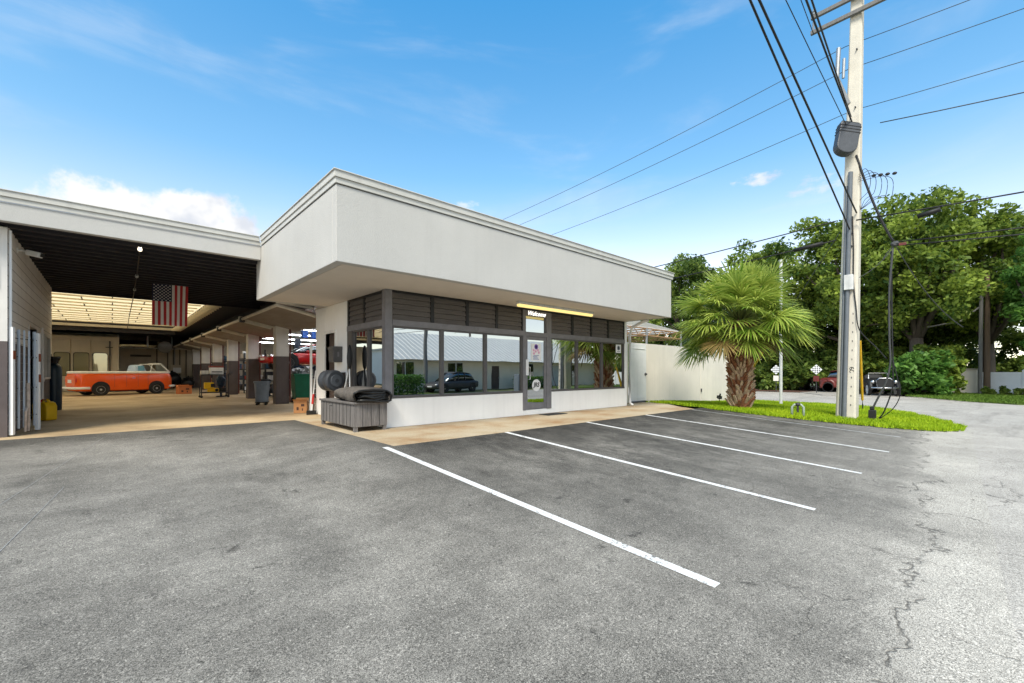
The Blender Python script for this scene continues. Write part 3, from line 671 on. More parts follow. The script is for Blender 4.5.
mb = MB(); mb.quad((1.72,-.415,1.28),(2.02,-.415,1.28),(2.0,-.40,1.56),(1.72,-.40,1.54)); mb.build('side_screen', M('blue_screen', (.12,.30,.42), .2, .2, 4), s_t)
mb = MB(); mb.tube([(-.75,.93,.40),(-.93,.72,.40),(-.98,.3,.40),(-.98,-.3,.40),(-.93,-.72,.40),(-.70,-.93,.40),(-.45,-.93,.40)], .065, 10); mb.build('rear_bumper', CHROME if False else WPAINT, bus, smooth=True)
mb = MB(); mb.tube([(3.05,.93,.42),(3.3,.72,.42),(3.36,0,.42),(3.3,-.72,.42),(3.0,-.93,.42)], .06, 10); mb.build('front_bumper', WPAINT, bus, smooth=True)
mb = MB(); mb.box(-.905,-.89, -.15,.28, .66,.82); mb.build('licence_plate', PAPER, bus)
mb = MB(); mb.box(-.895,-.88, -.55,.62, .52,1.0); mb.build('engine_lid', ORANGE, bus, bevel=.004)
for y in (-.62,.68): mb = MB(); mb.ell((-.86,y,.78),(.03,.05,.11),10,6); mb.build('tail_light', REDPL, bus, smooth=True)
mb = MB(); mb.box(1.3,1.43, -.885,-.862, .88,.905); mb.build('handle', CHROME, bus)
mb = MB(); [mb.box(x,x+.006, -.864,-.858, .42,1.1) for x in (.55,1.05,1.55,2.0)]; mb.build('door_seam', BLACKM, bus)
for x in (.2,2.0):   # exhaust/sill shadow gap pieces under the body
    pass
mb = MB(); mb.box(-.5,3.0, -.6,.6, .18,.32); mb.build('chassis', BLACKM, bus)

def car(name, label, loc, rz, paint, L0=4.4, H=1.4, W=.88, low=False, rims=CHROME, whitewall=False):
    c = thing(name, label, 'car', loc, rz, local=True)
    h = L0/2; bz = .30; bt = .92 if not low else .80
    st = [(-h,.60,.45,.80),(-h+.08,W*.93,.32,bt-.02),(-h+.5,W,.25,bt+.03),(-h+1.2,W,.24,bt+.03),(0,W,.24,bt),(h-1.3,W,.24,bt-.0),(h-.5,W*.98,.26,bt-.10),(h-.1,W*.88,.30,bt-.24),(h,.60,.38,.60)]
    mb = MB(); mb.loft([srect(x,w,a,b,4.5,22) for x,w,a,b in st]); mb.build('body', paint, c, smooth=True)
    cab = [(-h+.35,W*.75,bt-.05,bt+.02),(-h+.8,W*.80,bt-.05,H-.12),(-h+1.4,W*.78,bt-.05,H-.01),(.0,W*.78,bt-.05,H),(.45,W*.80,bt-.05,H-.10),(h-1.15,W*.84,bt-.05,bt+.02)]
    mb = MB(); mb.loft([srect(x,w,a,b,3.4,22) for x,w,a,b in cab]); cb = mb.build('cabin_glass', CARGLASS, c, smooth=True)
    rf = [(-h+.85,W*.70,H-.13,H-.09),(-h+1.4,W*.70,H-.06,H+.012),(.0,W*.70,H-.05,H+.02),(.40,W*.70,H-.12,H-.065)]
    mb = MB(); mb.loft([srect(x,w,a,b,3,16) for x,w,a,b in rf]); mb.build('roof', paint, cb, smooth=True)
    for s_ in (-1,1):
        mb = MB(); mb.tube([(-h+1.55,s_*W*.83,bt-.02),(-h+1.6,s_*W*.745,H-.06)], .035, 6); mb.tube([(-.05,s_*W*.83,bt-.02),(-.1,s_*W*.745,H-.06)], .03, 6); mb.build('door_pillar', paint, cb)
        mb = MB(); mb.ell((h-.12,s_*W*.68,.62),(.10,.16,.08),12,8); mb.build('headlight', CHROME, c, smooth=True)
        mb = MB(); mb.ell((-h+.06,s_*W*.68,.72),(.06,.15,.08),12,8); mb.build('tail_light', REDPL, c, smooth=True)
        mb = MB(); mb.ell((.55,s_*(W+.07),bt+.04),(.07,.09,.06),10,6); mb.build('mirror', paint, c, smooth=True)
        for x in (-h+.85, h-.85):
            mb = MB(); mb.lathe([(0,s_*(W-.14)),(.40,s_*(W-.14)),(.40,s_*(W+.003)),(0,s_*(W+.003))], (x,0,.36), 22, 'y'); mb.build('wheel_arch', BLACKM, c)
            wheel(c, x, s_*(W-.08), .33, .33, .2, rimm=rims, whitewall=whitewall)
    mb = MB(); mb.box(h-.02,h+.012, -.26,.26, .44,.54); mb.build('licence_plate', PAPER, c)
    return c
car('sports_car', 'red sports car raised on the blue lift behind the first grey pillar', (7.1,22.0,1.30), R_(183), REDP, 4.3, 1.20, .86, True)
# two post lift, blue
lift = thing('car_lift', 'blue two post car lift holding the red sports car', 'car lift', (7.1,22.0,0))
for Y in (20.4,23.6):
    mb = MB(); mb.box(6.80,7.05, Y-.11,Y+.11, 0,2.9); mb.build('post', NAVY, lift, bevel=.01)
    mb = MB(); mb.box(6.7,7.15, Y-.2,Y+.2, 1.0,1.5); mb.build('carriage', NAVY, lift, bevel=.01)
    for X in (6.0,8.1):
        mb = MB(); s_ = .75 if Y < 22 else -.75; mb.tube([(6.95,Y,1.38),(X,Y+s_,1.44)], .06, 8); mb.build('arm', NAVY, lift)

for (x, y, lb) in ((5.35,21.,'small blue winch box hanging beyond the trash can pillar'),(6.2,20.2,'left of two blue winch boxes over the red car'),(6.62,20.3,'right of two blue winch boxes over the red car')):
    t = thing('winch_box', lb, 'winch', (x,y,2.4), group='blue winch boxes under the shop ceiling')
    mb = MB(); mb.box(x-.12,x+.12, y-.12,y+.12, 2.45 if x < 6 else 2.68, 2.80 if x < 6 else 3.02); mb.build('housing', BLUEP, t, bevel=.02)
    mb = MB(); mb.tube([(x,y,2.8),(x,y,3.95)], .02, 6); mb.build('cable', DSTEEL, t)

# ------------------------------------------------------------------ things standing round the garage
def gas_tank():
    t = thing('gas_cylinder', 'tall dark blue gas cylinder with black valve guard by the left wall', 'gas cylinder', (-1.36,20.0,0))
    c = (-1.36,20.0,0)
    MB().lathe([(.17,.0),(.185,.02),(.19,.06),(.19,1.28),(.18,1.36),(.15,1.43),(.09,1.48),(.05,1.50)], c, 24).build('body', TANKP, t, smooth=True)
    mb = MB(); mb.lathe([(.05,1.49),(.05,1.56),(.0,1.56)], c, 10); mb.tube([(-1.36,20.0,1.55),(-1.36,20.0,1.63)], .03, 8); mb.build('valve', DSTEEL, t)
    mb = MB()
    for k in range(12):
        if k % 3 == 2: continue
        a0, a1 = 2*PI*k/12, 2*PI*(k+1)/12
        p = [(-1.36+.10*math.cos(a), 20.0+.10*math.sin(a)) for a in (a0, a1)]; q = [(-1.36+.155*math.cos(a), 20.0+.155*math.sin(a)) for a in (a0, a1)]
        mb.add([(*p[0],1.47),(*p[1],1.47),(*q[1],1.68),(*q[0],1.68)], [(0,1,2,3)])
    mb.lathe([(.145,1.64),(.16,1.64),(.16,1.70),(.145,1.70),(.145,1.64)], c, 20); mb.build('guard', BLACKM, t)
gas_tank()
def jerry(x, y, rz):
    t = thing('jerry_can', 'yellow plastic jerry can with red cap on the tan floor by the left wall', 'fuel can', (x,y,0), rz, local=True)
    mb = MB(); mb.prism([(-.21,.01),(.21,.01),(.22,.05),(.22,.36),(.17,.44),(.10,.47),(.04,.46),(-.08,.40),(-.12,.44),(-.20,.44),(-.22,.40)], -.12, .12, 'y'); mb.build('body', YELLOW, t, bevel=.025)
    mb = MB(); mb.tube([(-.05,0,.42),(-.02,0,.50),(.08,0,.52),(.14,0,.46)], .028, 8); mb.build('handle', YELLOW, t, smooth=True)
    mb = MB(); mb.lathe([(.05,.42),(.055,.44),(.055,.49),(0,.50)], (-.16,0,0), 14); mb.tube([(-.16,0,.47),(-.06,.02,.52)], .02, 8); mb.build('cap', REDPL, t)
jerry(-1.24, 15.95, R_(-50))
RUST = M('rust', (.22,.06,.025), .9, .4, 12)
def folded_gate(name, label, x0, y0, x1, y1, H):
    """scissor gate pushed together: channel posts, flat bars, rivet rods"""
    t = thing(name, label, 'folding gate', (x0,y0,0), math.atan2(y1-y0, x1-x0), local=True); W = math.hypot(x1-x0, y1-y0)
    for x in (0, W):
        mb = MB(); mb.box(x-.035,x+.035, -.03,.03, .03,H-.05 if x else H); mb.build('channel_post', WPAINT, t, bevel=.004)
    mb = MB(); n = 9
    for k in range(n):
        x = .07+(W-.14)*k/(n-1)
        mb.obox((x+.02*math.sin(k*2.1),(-.02 if k%2 else .02),H/2+.05), (.016,.022,H-.16), Matrix.Rotation(R_(.35*(1 if k%2 else -1)),3,'Y'))
    mb.build('scissor_bars', M('gate_bar', (.50,.56,.62), .4, .12, 5), t)
    mb = MB(); [mb.box(0,W, -.006,.006, z-.008,z+.008) for z in (.35,.9,1.5,1.85) if z < H]; mb.build('rivet_rod', DSTEEL, t)
    [MB().box(x-.037,x+.037, -.036,-.031, z,z+.16).build('rust_patch', RUST, t) for x, z in ((0,1.45),(W,1.42),(W,1.0))]
    mb = MB(); mb.tube([(W*.45,-.06,.06),(W*.45,-.06,1.0)], .025, 8); mb.tube([(W*.33,-.06,.06),(W*.33,-.07,.45),(W*.42,-.06,.52)], .02, 8); mb.build('drop_bolt', M('rusty_bolt', (.42,.34,.28), .7, .3, 10), t)
    return t
folded_gate('folding_gate', 'white folded scissor gate with rust spots beside the left block wall', -1.38,12.36,-1.12,13.15, 2.05)
folded_gate('folding_gate', 'narrow pale folded gate standing at the end of the office wall', 4.28,13.35,4.36,13.62, 2.1)

t = thing('trash_can', 'grey round wheeled trash can in front of the nearest pillar', 'trash can', (4.08,18.1,0))
MB().lathe([(.19,.12),(.21,.13),(.255,.80),(.275,.80),(.28,.86),(.265,.87),(.245,.84),(.20,.20),(0,.18)], (4.08,18.1,0), 28).build('bin', GREYPL, t, smooth='auto')
mb = MB(); mb.box(3.99,4.17, 17.80,17.84, .72,.78); mb.build('handle', GREYPL, t)
MB().lathe([(.10,.09),(.23,.09),(.24,.12),(.10,.12)], (4.08,18.1,0), 20).build('dolly', BLACKM, t)
for a in (30,110,200,290): mb = MB(); mb.ell((4.08+.2*math.cos(R_(a)),18.1+.2*math.sin(R_(a)),.045),(.045,.025,.045),12,8); mb.build('caster', RUBBER, t, smooth=True)
# service trolley and what lies on it
t = thing('service_cart', 'black two shelf service cart with casters between the pillars and bus', 'cart', (3.6,25.0,0))
for z in (.22,1.05): MB().box(3.05,4.15, 24.7,25.3, z,z+.05).build('shelf', DSTEEL, t, bevel=.008)
for x in (3.07,4.13):
    for y in (24.72,25.28):
        mb = MB(); mb.box(x-.02,x+.02, y-.02,y+.02, .1,1.07); mb.build('leg', DSTEEL, t)
        mb = MB(); mb.ell((x,y,.055),(.055,.025,.055),12,8); mb.build('caster', RUBBER, t, smooth=True)
mb = MB(); mb.tube([(4.15,24.75,1.05),(4.3,24.75,1.18),(4.3,25.25,1.18),(4.15,25.25,1.05)], .018, 8); mb.build('handle', DSTEEL, t)
t = thing('printer', 'white box shaped machine on top of the black service cart', 'machine', (3.65,25.0,1.1))
mb = MB(); mb.box(3.42,3.95, 24.8,25.2, 1.102,1.42); mb.build('case', WPAINT, t, bevel=.02); mb = MB(); mb.box(3.48,3.9, 24.77,24.80, 1.2,1.24); mb.build('slot', BLACKM, t)
mb = MB(); mb.box(3.4,3.97, 24.85,25.2, 1.42,1.5); mb.build('lid', M('lid_red', (.25,.06,.05), .6), t)
t = thing('tool_case', 'small white case beside the machine on the service cart', 'case', (3.2,24.95,1.1))
mb = MB(); mb.box(3.06,3.36, 24.8,25.1, 1.102,1.28); mb.build('case', WPAINT_D, t, bevel=.015); mb = MB(); mb.tube([(3.15,24.95,1.28),(3.15,24.95,1.34),(3.27,24.95,1.34),(3.27,24.95,1.28)], .012, 6); mb.build('handle', BLACKM, t)
t = thing('power_tool', 'yellow power tool with black motor on the lower cart shelf', 'power tool', (3.5,24.8,.27))
mb = MB(); mb.box(3.18,3.55, 24.66,24.95, .42,.72); mb.box(3.3,3.75, 24.7,24.9, .275,.45); mb.build('body', YELLOW, t, bevel=.03); mb = MB(); mb.box(3.42,3.58, 24.64,24.66, .5,.66); mb.lathe([(0,24.6),(.07,24.6),(.07,24.66)], (3.65,0,.36), 12, 'y'); mb.build('motor', BLACKM, t)
t = thing('air_hose', 'dark coiled hose at the right end of the service cart', 'hose', (4.0,24.8,.27))
mb = MB(); 
for k in range(5): mb.tube([(3.9+.16*math.cos(a),24.9+.16*math.sin(a)*.8,.29+.035*k) for a in frange(0,2*PI,.4)], .02, 6)
mb.build('coil', RUBBER, t)
t = thing('machine_stand', 'dark engine tool hanging on the far side of the service cart', 'machine', (3.9,25.25,.27)); mb = MB(); mb.ell((3.95,25.5,.75),(.2,.15,.3),12,8,noise=.2); mb.tube([(3.95,25.5,.0),(3.95,25.5,.6)], .05, 8); mb.box(3.75,4.15,25.4,25.6,0,.05); mb.build('body', NAVY, t)
def crate(name, label, cat, x, y, w, d, h, m, rz=0, z=0):
    t = thing(name, label, cat, (x,y,z), rz, local=True)
    mb = MB(); mb.box(-w/2,w/2,-d/2,d/2,.003,h); mb.build('box', m, t, bevel=.008)
    mb = MB(); mb.quad((-w/2,-d/2,h),(w/2,-d/2,h),(w/2+.02,-d/2-.10,h+.05),(-w/2-.02,-d/2-.10,h+.05)); mb.quad((-w/2,d/2,h),(w/2,d/2,h),(w/2,d/2+.08,h+.07),(-w/2,d/2+.08,h+.07)); mb.build('flap', m, t)
    mb = MB(); mb.box(-w*.28,-w*.12,-d/2-.003,-d/2-.001,h*.25,h*.5); mb.box(w*.05,w*.3,-d/2-.003,-d/2-.001,h*.55,h*.75); mb.box(w*.12,w*.2,-d/2-.003,-d/2-.001,h*.2,h*.4); mb.build('print', M('box_print', (.08,.04,.03), .8), t)
crate('cardboard_box', 'brown printed cardboard box on the floor by the narrow pale gate', 'box', 4.16,13.85,.36,.36,.36, CARD, R_(-25))
crate('plastic_crate', 'orange brown crate on the garage floor behind the service cart', 'crate', 2.95,30.2,.62,.45,.42, ORCR, R_(8))
t = thing('wheelie_bin', 'green wheeled bin full of scrap parts beside the nearest pillar', 'bin', (5.6,18.7,0))
mb = MB(); mb.loft([[(5.35,18.45,.1),(5.85,18.45,.1),(5.85,18.95,.1),(5.35,18.95,.1)],[(5.26,18.38,1.12),(5.94,18.38,1.12),(5.94,19.02,1.12),(5.26,19.02,1.12)]]); mb.build('bin', GREENP, t, bevel=.02)
mb = MB(); mb.box(5.24,5.96, 18.35,19.04, 1.08,1.14); mb.build('rim', GREENP, t, bevel=.01)
for x in (5.33,5.87): mb = MB(); mb.lathe([(0,x-.03),(.1,x-.03),(.1,x+.03),(0,x+.03)], (0,18.9,.1), 16, 'x'); mb.build('wheel', RUBBER, t)
t = thing('scrap_pile', 'heap of silvery scrap engine parts on the green bin', 'scrap', (5.6,18.7,1.14)); mb = MB(); rr = random.Random(5)
for k in range(26): mb.obox((5.3+rr.random()*.6,18.45+rr.random()*.5,1.17+rr.random()*.28*(1-abs(k-13)/20)), (.06+rr.random()*.16,.05+rr.random()*.1,.04+rr.random()*.1), Matrix.Rotation(rr.random()*3,3,'Z') @ Matrix.Rotation(rr.random()*2,3,'X'))
mb.build('parts', STEEL, t)
# machines seen between the pillars
t = thing('tyre_machine', 'dark teal workshop machine on a pedestal behind the trash can', 'machine', (6.0,23.0,0))
mb = MB(); mb.box(5.7,6.3, 22.8,23.3, 0,.8); mb.box(5.85,6.15, 23.05,23.3, .8,1.9); mb.build('cabinet', TEAL, t, bevel=.03)
mb = MB(); mb.lathe([(0,.8),(.33,.8),(.35,.86),(.12,.9),(.1,.95)], (6.0,22.95,0), 22); mb.build('turntable', STEEL, t); mb = MB(); mb.tube([(6.0,23.15,1.85),(5.7,22.8,1.75),(5.7,22.8,1.2)], .06, 8); mb.ell((5.72,22.85,1.5),(.2,.2,.22),12,8,noise=.15); mb.build('arm', TEAL, t)
for k, (x, y, lb) in enumerate(((5.6,20.4,'bottom tyre of the stack behind the nearest pillar'),)):
    pass
tyre_lb = ['lowest tyre of the dark stack behind the second pillar', 'second tyre up in the dark stack behind the second pillar', 'third tyre up in the dark stack behind the second pillar', 'topmost tyre of the dark stack behind the second pillar']
for k in range(4):
    t = MB().lathe([(.19,.0),(.27,.0),(.33,.05),(.33,.16),(.27,.21),(.19,.21),(.19,0)], (5.35+.03*(k%2),23.6,.01+.215*k), 24).build('tyre', RUBBER, None, org=(5.35,23.6,.215*k), smooth='auto', label=tyre_lb[k], cat='tyre', group='tyres stacked in the shop')
t = thing('tool_chest', 'dark tool chest with drawers behind the nearest pillar', 'tool chest', (6.6,20.0,0))
mb = MB(); mb.box(6.2,7.0, 19.6,20.1, .1,1.0); mb.build('body', DSTEEL, t, bevel=.01)
for z in (.15,.36,.57,.78): mb = MB(); mb.box(6.23,6.97, 19.57,19.6, z,z+.18); d = mb.build('drawer', DGREYPL, t, bevel=.004); mb = MB(); mb.box(6.35,6.85, 19.55,19.57, z+.13,z+.15); mb.build('handle', CHROME, d)
for x in (6.28,6.92): mb = MB(); mb.ell((x,19.85,.05),(.05,.03,.05),10,6); mb.build('caster', RUBBER, t)
t = thing('workbench', 'long steel workbench along the shop wall', 'workbench', (11.6,26,0)); mb = MB(); mb.box(11.3,12.1, 22,30, .85,.92); mb.build('top', GREYWOOD, t); [MB().box(11.35+dx,11.41+dx, y,y+.06, 0,.85).build('leg', STEEL, t) for y in (22.1,26,29.8) for dx in (0,.65)]
# shelving and stock between the far pillars
rr = random.Random(21)
place = ['just behind the second pillar','behind the third pillar','behind the fourth pillar','behind the fifth pillar','at the far end of the pillars']
for k, Y in enumerate((25.0,29.6,34.0,38.6,42.0)):
    t = thing('storage_rack', 'black steel rack crowded with parts '+place[k], 'rack', (6.1,Y,0), group='storage racks behind the pillars')
    for x in (5.55,6.65):
        for y in (Y-.95,Y+.65): MB().box(x-.025,x+.025, y-.025,y+.025, 0,2.3).build('upright', BLACKM, t)
    for z in (.15,.75,1.35,1.95):
        MB().box(5.53,6.67, Y-.97,Y+.67, z,z+.04).build('shelf', BLACKM, t)
        if z < 1.9 or k % 2:
            y = Y-.9
            while y < Y+.4:
                w = rr.uniform(.18,.4); h = rr.uniform(.15,.45); m_ = rr.choice([DGREYPL,DSTEEL,CARD,TEAL,STEEL,BLACKM,REDPL,PAPER,NAVY])
                MB().box(5.58+rr.random()*.2,6.3, y,y+w, z+.042,z+.042+h).build('stock_box', m_, t, bevel=.01); y += w+.06
# pile at the back wall
junk_lb = ['large black trash bag against the back wall beside the bus', 'low black trash bag right of the large one', 'lumpy dark bag nearest the orange crate', 'small dark bag at the foot of the back wall ribs']
for k, (x, y, r, h) in enumerate(((3.35,41.6,.55,.75),(4.3,41.2,.5,.5),(4.1,39.6,.42,.45),(2.75,42.0,.4,.5))):
    t = thing('trash_bag', junk_lb[k], 'trash bag', (x,y,0), group='dark bags at the back of the garage')
    MB().ell((x,y,h*.8),(r,r*.8,h*.8),16,10,noise=.22,seed=k).build('bag', TARP_D, t, smooth=True)
    MB().ell((x,y,h*1.62),(.09,.09,.12),8,6,noise=.3,seed=k+9).build('knot', TARP_D, t)
t = thing('electrical_box', 'pale electrical box with conduit on the back wall', 'electrical box', (3.8,42.9,1.2)); mb = MB(); mb.box(3.35,4.15, 42.75,42.92, 1.05,1.75); mb.build('case', BEIGE, t, bevel=.01); mb = MB(); mb.box(3.5,4.0, 42.735,42.75, 1.15,1.55); mb.build('door', PAPER, t); mb = MB(); mb.tube([(3.6,42.88,1.75),(3.6,42.88,3.0)], .03, 6); mb.build('conduit', STEEL, t)
t = thing('wall_fan', 'grey round fan mounted high on the back wall', 'fan', (3.0,42.7,3.1)); mb = MB(); mb.lathe([(.42,42.5),(.45,42.55),(.45,42.75),(.42,42.8)], (3.0,0,3.1), 24, 'y'); mb.build('ring', STEEL, t)
mb = MB(); [mb.obox((3.0+.2*math.cos(a),42.65,3.1+.2*math.sin(a)), (.36,.02,.14), Matrix.Rotation(-a,3,'Y')) for a in (0,PI/2,PI,3*PI/2)]; mb.build('blades', STEEL, t)
# flag hanging from the ceiling, union at upper left, stripes vertical
FR = M('flag_red', (.48,.028,.035), .8, .08, 8); FW = M('flag_white', (.74,.69,.66), .8, .05, 8); FB = M('flag_blue', (.018,.024,.055), .8, .1, 8)
mb = MB(); nx, nz = 39, 24; x0, x1, zt, zb, Y = .89,1.77,3.88,2.63,17.0
def fp(u, w): # u across, w down
    return (x0+(x1-x0)*u - .03*w*(u>.5)*(u-.5)*2, Y+.025*math.sin(9*u+2*w)*(.3+w)+.012*math.sin(23*u+3*w)*w, zt-(zt-zb)*w)
for i in range(nx):
    for j in range(nz):
        u0,u1,w0,w1 = i/nx,(i+1)/nx,j/nz,(j+1)/nz
        union = i < 21 and j < 10
        mb.mi = 2 if union else (0 if (i//3) % 2 == 0 else 1)
        mb.quad(fp(u0,w0),fp(u1,w0),fp(u1,w1),fp(u0,w1))
mb.mi = 1
for r_ in range(11):       # rows run down the cloth: 9 columns x 11 = 50 stars
    for c in range(9):
        if (r_+c) % 2: continue
        u, w = (c+1)/10*21/nx, (r_+.8)/11.6*10/nz; p = fp(u,w); q = []
        for k in range(10):
            a = PI/2+PI*k/5; rad = .026 if k%2==0 else .011; q.append((p[0]+rad*math.cos(a), p[1]-.006, p[2]+rad*math.sin(a)))
        mb.add(q, [tuple(range(10))])
mb.build('flag', [FR,FW,FB], None, org=(1.33,17,2.63), fix=False, label='striped flag with white stars on blue hanging from the dark ceiling', cat='flag')
# conduit with lamp holders along the ceiling
t = thing('ceiling_lamp_run', 'thin conduit with lamp holders along the dark garage ceiling', 'lamp run', (.5,12.2,3.85))
mb = MB(); mb.tube([(.44,12.15,3.86),(.5,15.6,3.83),(.55,20.4,3.79),(.62,28,3.9),(.7,35.3,3.9)], .014, 6); mb.build('conduit', CABLE, t)
for i, (x, y) in enumerate(((.44,12.2),(.5,15.7),(.53,18.3))):
    mb = MB(); mb.lathe([(0,3.77),(.03,3.78),(.04,3.81),(.03,3.86)], (x,y,0), 14); mb.build('lamp_holder', BULB if i == 0 else WPAINT_D, t, smooth=True)
# camera on the left wall
t = thing('security_camera', 'white bullet security camera high on the left block wall', 'camera', (-1.43,13.4,3.66))
rm = Matrix.Rotation(R_(-35),3,'Z') @ Matrix.Rotation(R_(12),3,'Y'); mb = MB(); mb.obox((-1.18,13.30,3.64),(.26,.11,.11),rm); mb.build('body', WPAINT, t, bevel=.02); mb = MB(); mb.obox((-1.055,13.215,3.615),(.012,.08,.08),rm); mb.build('lens', BLACKM, t); mb = MB(); mb.tube([(-1.43,13.42,3.70),(-1.34,13.40,3.70),(-1.27,13.36,3.66)], .022, 8); mb.build('bracket', WPAINT, t); mb = MB(); mb.lathe([(.06,-1.43),(.06,-1.41),(0,-1.41)], (0,13.42,3.70), 14, 'x'); mb.build('mount_plate', WPAINT, t)
t = thing('wall_sign', 'small white sign with teal lines on the front of the block wall', 'sign', (-1.95,12.28,2.75)); mb = MB(); mb.box(-2.35,-1.55, 12.27,12.295, 2.78,3.22); mb.build('board', PAPER, t); mb = MB(); [mb.box(-2.3,-1.6, 12.262,12.268, z,z+.05) for z in (2.86,2.98,3.1)]; mb.build('print', M('teal_ink', (.06,.35,.42), .7), t)

# ------------------------------------------------------------------ beside the office wall
t = thing('storage_bench', 'weathered grey wooden storage box with legs below the corner window', 'storage box', (3.9,9.5,0))
mb = MB(); mb.box(3.56,4.27, 8.56,10.44, .10,.56); mb.build('box', GREYWOOD, t, bevel=.008)
mb = MB(); mb.box(3.53,4.29, 8.53,10.47, .56,.60); mb.build('lid', GREYWOOD, t, bevel=.008)
mb = MB()
for y in frange(8.56,10.44,.188)[1:-1]: mb.box(3.555,3.559, y-.004,y+.004, .11,.55)
for x in frange(3.56,4.27,.18)[1:-1]: mb.box(x-.004,x+.004, 8.555,8.559, .11,.55)
mb.build('board_gap', BLACKM, t)
mb = MB(); mb.box(3.545,3.56, 9.72,9.86, .49,.505); mb.build('hasp', STEEL, t)
for x in (3.57,4.19):
    for y in (8.57,10.36): MB().box(x,x+.07, y,y+.07, .003,.10).build('leg', GREYWOOD, t)
# folded cover lying on the box
t = thing('folded_cover', 'crumpled dark grey cover with a black open fold lying on the wooden box', 'cover', (3.95,9.2,.6))
nU, nV = 40, 16; mb = MB(); v = []
for i in range(nU+1):
    u = i/nU; y = 8.50+1.35*u
    w = .40*(1-.25*u)*(1-max(0,(u-.85)/.15)**2*.6); h = (.30-.02*u)*(1-max(0,(u-.8)/.2)**2*.55)*(.8+.2*min(1,u*6))
    for k in range(nV):
        a = 2*PI*k/nV; c, s_ = math.cos(a), math.sin(a)
        wob = 1+.06*math.sin(7*u+3*a)+.05*math.sin(17*u-2*a)
        x = 3.93-.04*u + w*math.copysign(abs(c)**.75, c)*wob
        z = .605+h*.5*(1+math.copysign(abs(s_)**.8, s_)*wob) + (-.05 if (k > nV/2 and abs(c) > .7 and u < .4) else 0)
        v.append((x,y+ .05*math.sin(a*2),max(z,.603)))
f = [(i*nV+k, i*nV+(k+1)%nV, (i+1)*nV+(k+1)%nV, (i+1)*nV+k) for i in range(nU) for k in range(nV)] + [tuple(range(nU*nV,(nU+1)*nV))]
mb.add(v, f); cv = mb.build('cloth', TARP, t, smooth=True)
sd_ = cv.modifiers.new('thick','SOLIDIFY'); sd_.thickness = .015
mb = MB(); ring = [v[k] for k in range(nV)]; mb.tube(ring+[ring[0]], .022, 8)
for k in range(4):
    zz = .64+.055*k; mb.tube([(3.60+.02*k,8.50+.03*k,zz),(3.75,8.47+.03*k,zz+.035*math.sin(k*2)),(3.95,8.50,zz-.02),(4.15,8.49+.02*k,zz+.03*math.cos(k)),(4.27-.02*k,8.52,zz)], [.02,.03,.035,.03,.02], 8)
mb.build('fold', TARP_D, t, smooth=True)
mb = MB(); mb.ell((3.93,8.66,.72),(.33,.14,.10),16,8,noise=.12,seed=2); mb.build('inner_lining', TARP_D, t, smooth=True)
# hose reel on a bracket
t = thing('hose_reel', 'dark grey drum hose reel on the white wall above the wooden box', 'hose reel', (3.98,10.95,.75))
ax = Vector((.22,-1,0)).normalized(); c0 = Vector((3.98,10.95,1.0)); rm = Vector((0,1,0)).rotation_difference(ax).to_matrix()
def rl(prof, name, m, n=26):
    mb = MB(); mb.lathe(prof, (0,0,0), n, 'y'); mb.v = [tuple(c0 + rm @ Vector(p)) for p in mb.v]; return mb.build(name, m, t, smooth='auto')
rl([(0,-.2),(.22,-.2),(.255,-.17),(.26,-.02),(.245,0),(.245,.02),(.26,.04),(.255,.17),(.22,.20),(0,.20)], 'drum', DGREYPL)
rl([(.08,.20),(.14,.20),(.15,.215),(.14,.225),(.0,.225)], 'hub', M('reel_hub', (.09,.10,.115), .5, .2, 12))
rl([(.0,.225),(.05,.225),(.05,.25),(0,.25)], 'cap', DGREYPL)
mb = MB(); mb.tube([(4.05,11.1,1.0),(4.35,11.15,1.0)], .04, 8); mb.box(4.32,4.352, 10.98,11.3, .8,1.2); mb.tube([(4.02,10.8,.9),(4.10,10.75,.78),(4.12,10.72,.68)], .018, 6); mb.build('bracket', DSTEEL, t)
t = thing('mailbox', 'dark bronze mailbox on the white wall beside the brown side door', 'mailbox', (4.25,11.2,1.45))
mb = MB(); mb.box(4.12,4.348, 11.18,11.52, 1.46,1.84); mb.build('box', BRONZE, t, bevel=.012); mb = MB(); mb.box(4.10,4.35, 11.17,11.53, 1.78,1.86); mb.build('lid', BRONZE, t, bevel=.01); mb = MB(); mb.box(4.22,4.26, 11.173,11.177, 1.60,1.72); mb.build('slot', BRONZE_L, t)
t = thing('folded_stand', 'black folded stand with pale legs leaning at the side window', 'stand', (4.2,10.45,0))
mb = MB(); mb.ell((4.22,10.42,1.55),(.06,.06,.30),10,8,noise=.2); mb.tube([(4.22,10.42,1.3),(4.2,10.40,.62)], .022, 8); mb.build('head', BLACKM, t, smooth=True)
for dy, dx in ((.30,-.02),(-.20,-.05),(.05,.04)): MB().tube([(4.22,10.42,1.35),(4.20+dx,10.42+dy,.62)], .014, 6).build('leg', WPAINT, t)
t = thing('broom', 'thin red and white pole leaning at the end of the white wall', 'broom', (4.25,13.1,0)); mb = MB(); mb.tube([(4.18,13.0,.06),(4.33,13.12,1.25)], .015, 6); mb.build('handle', WPAINT, t); mb = MB(); mb.box(4.05,4.30, 12.96,13.04, .003,.12); mb.build('head', BLACKM, t); mb = MB(); mb.tube([(4.21,13.025,.3),(4.245,13.053,.58)], .03, 8); mb.build('grip', REDPL, t)
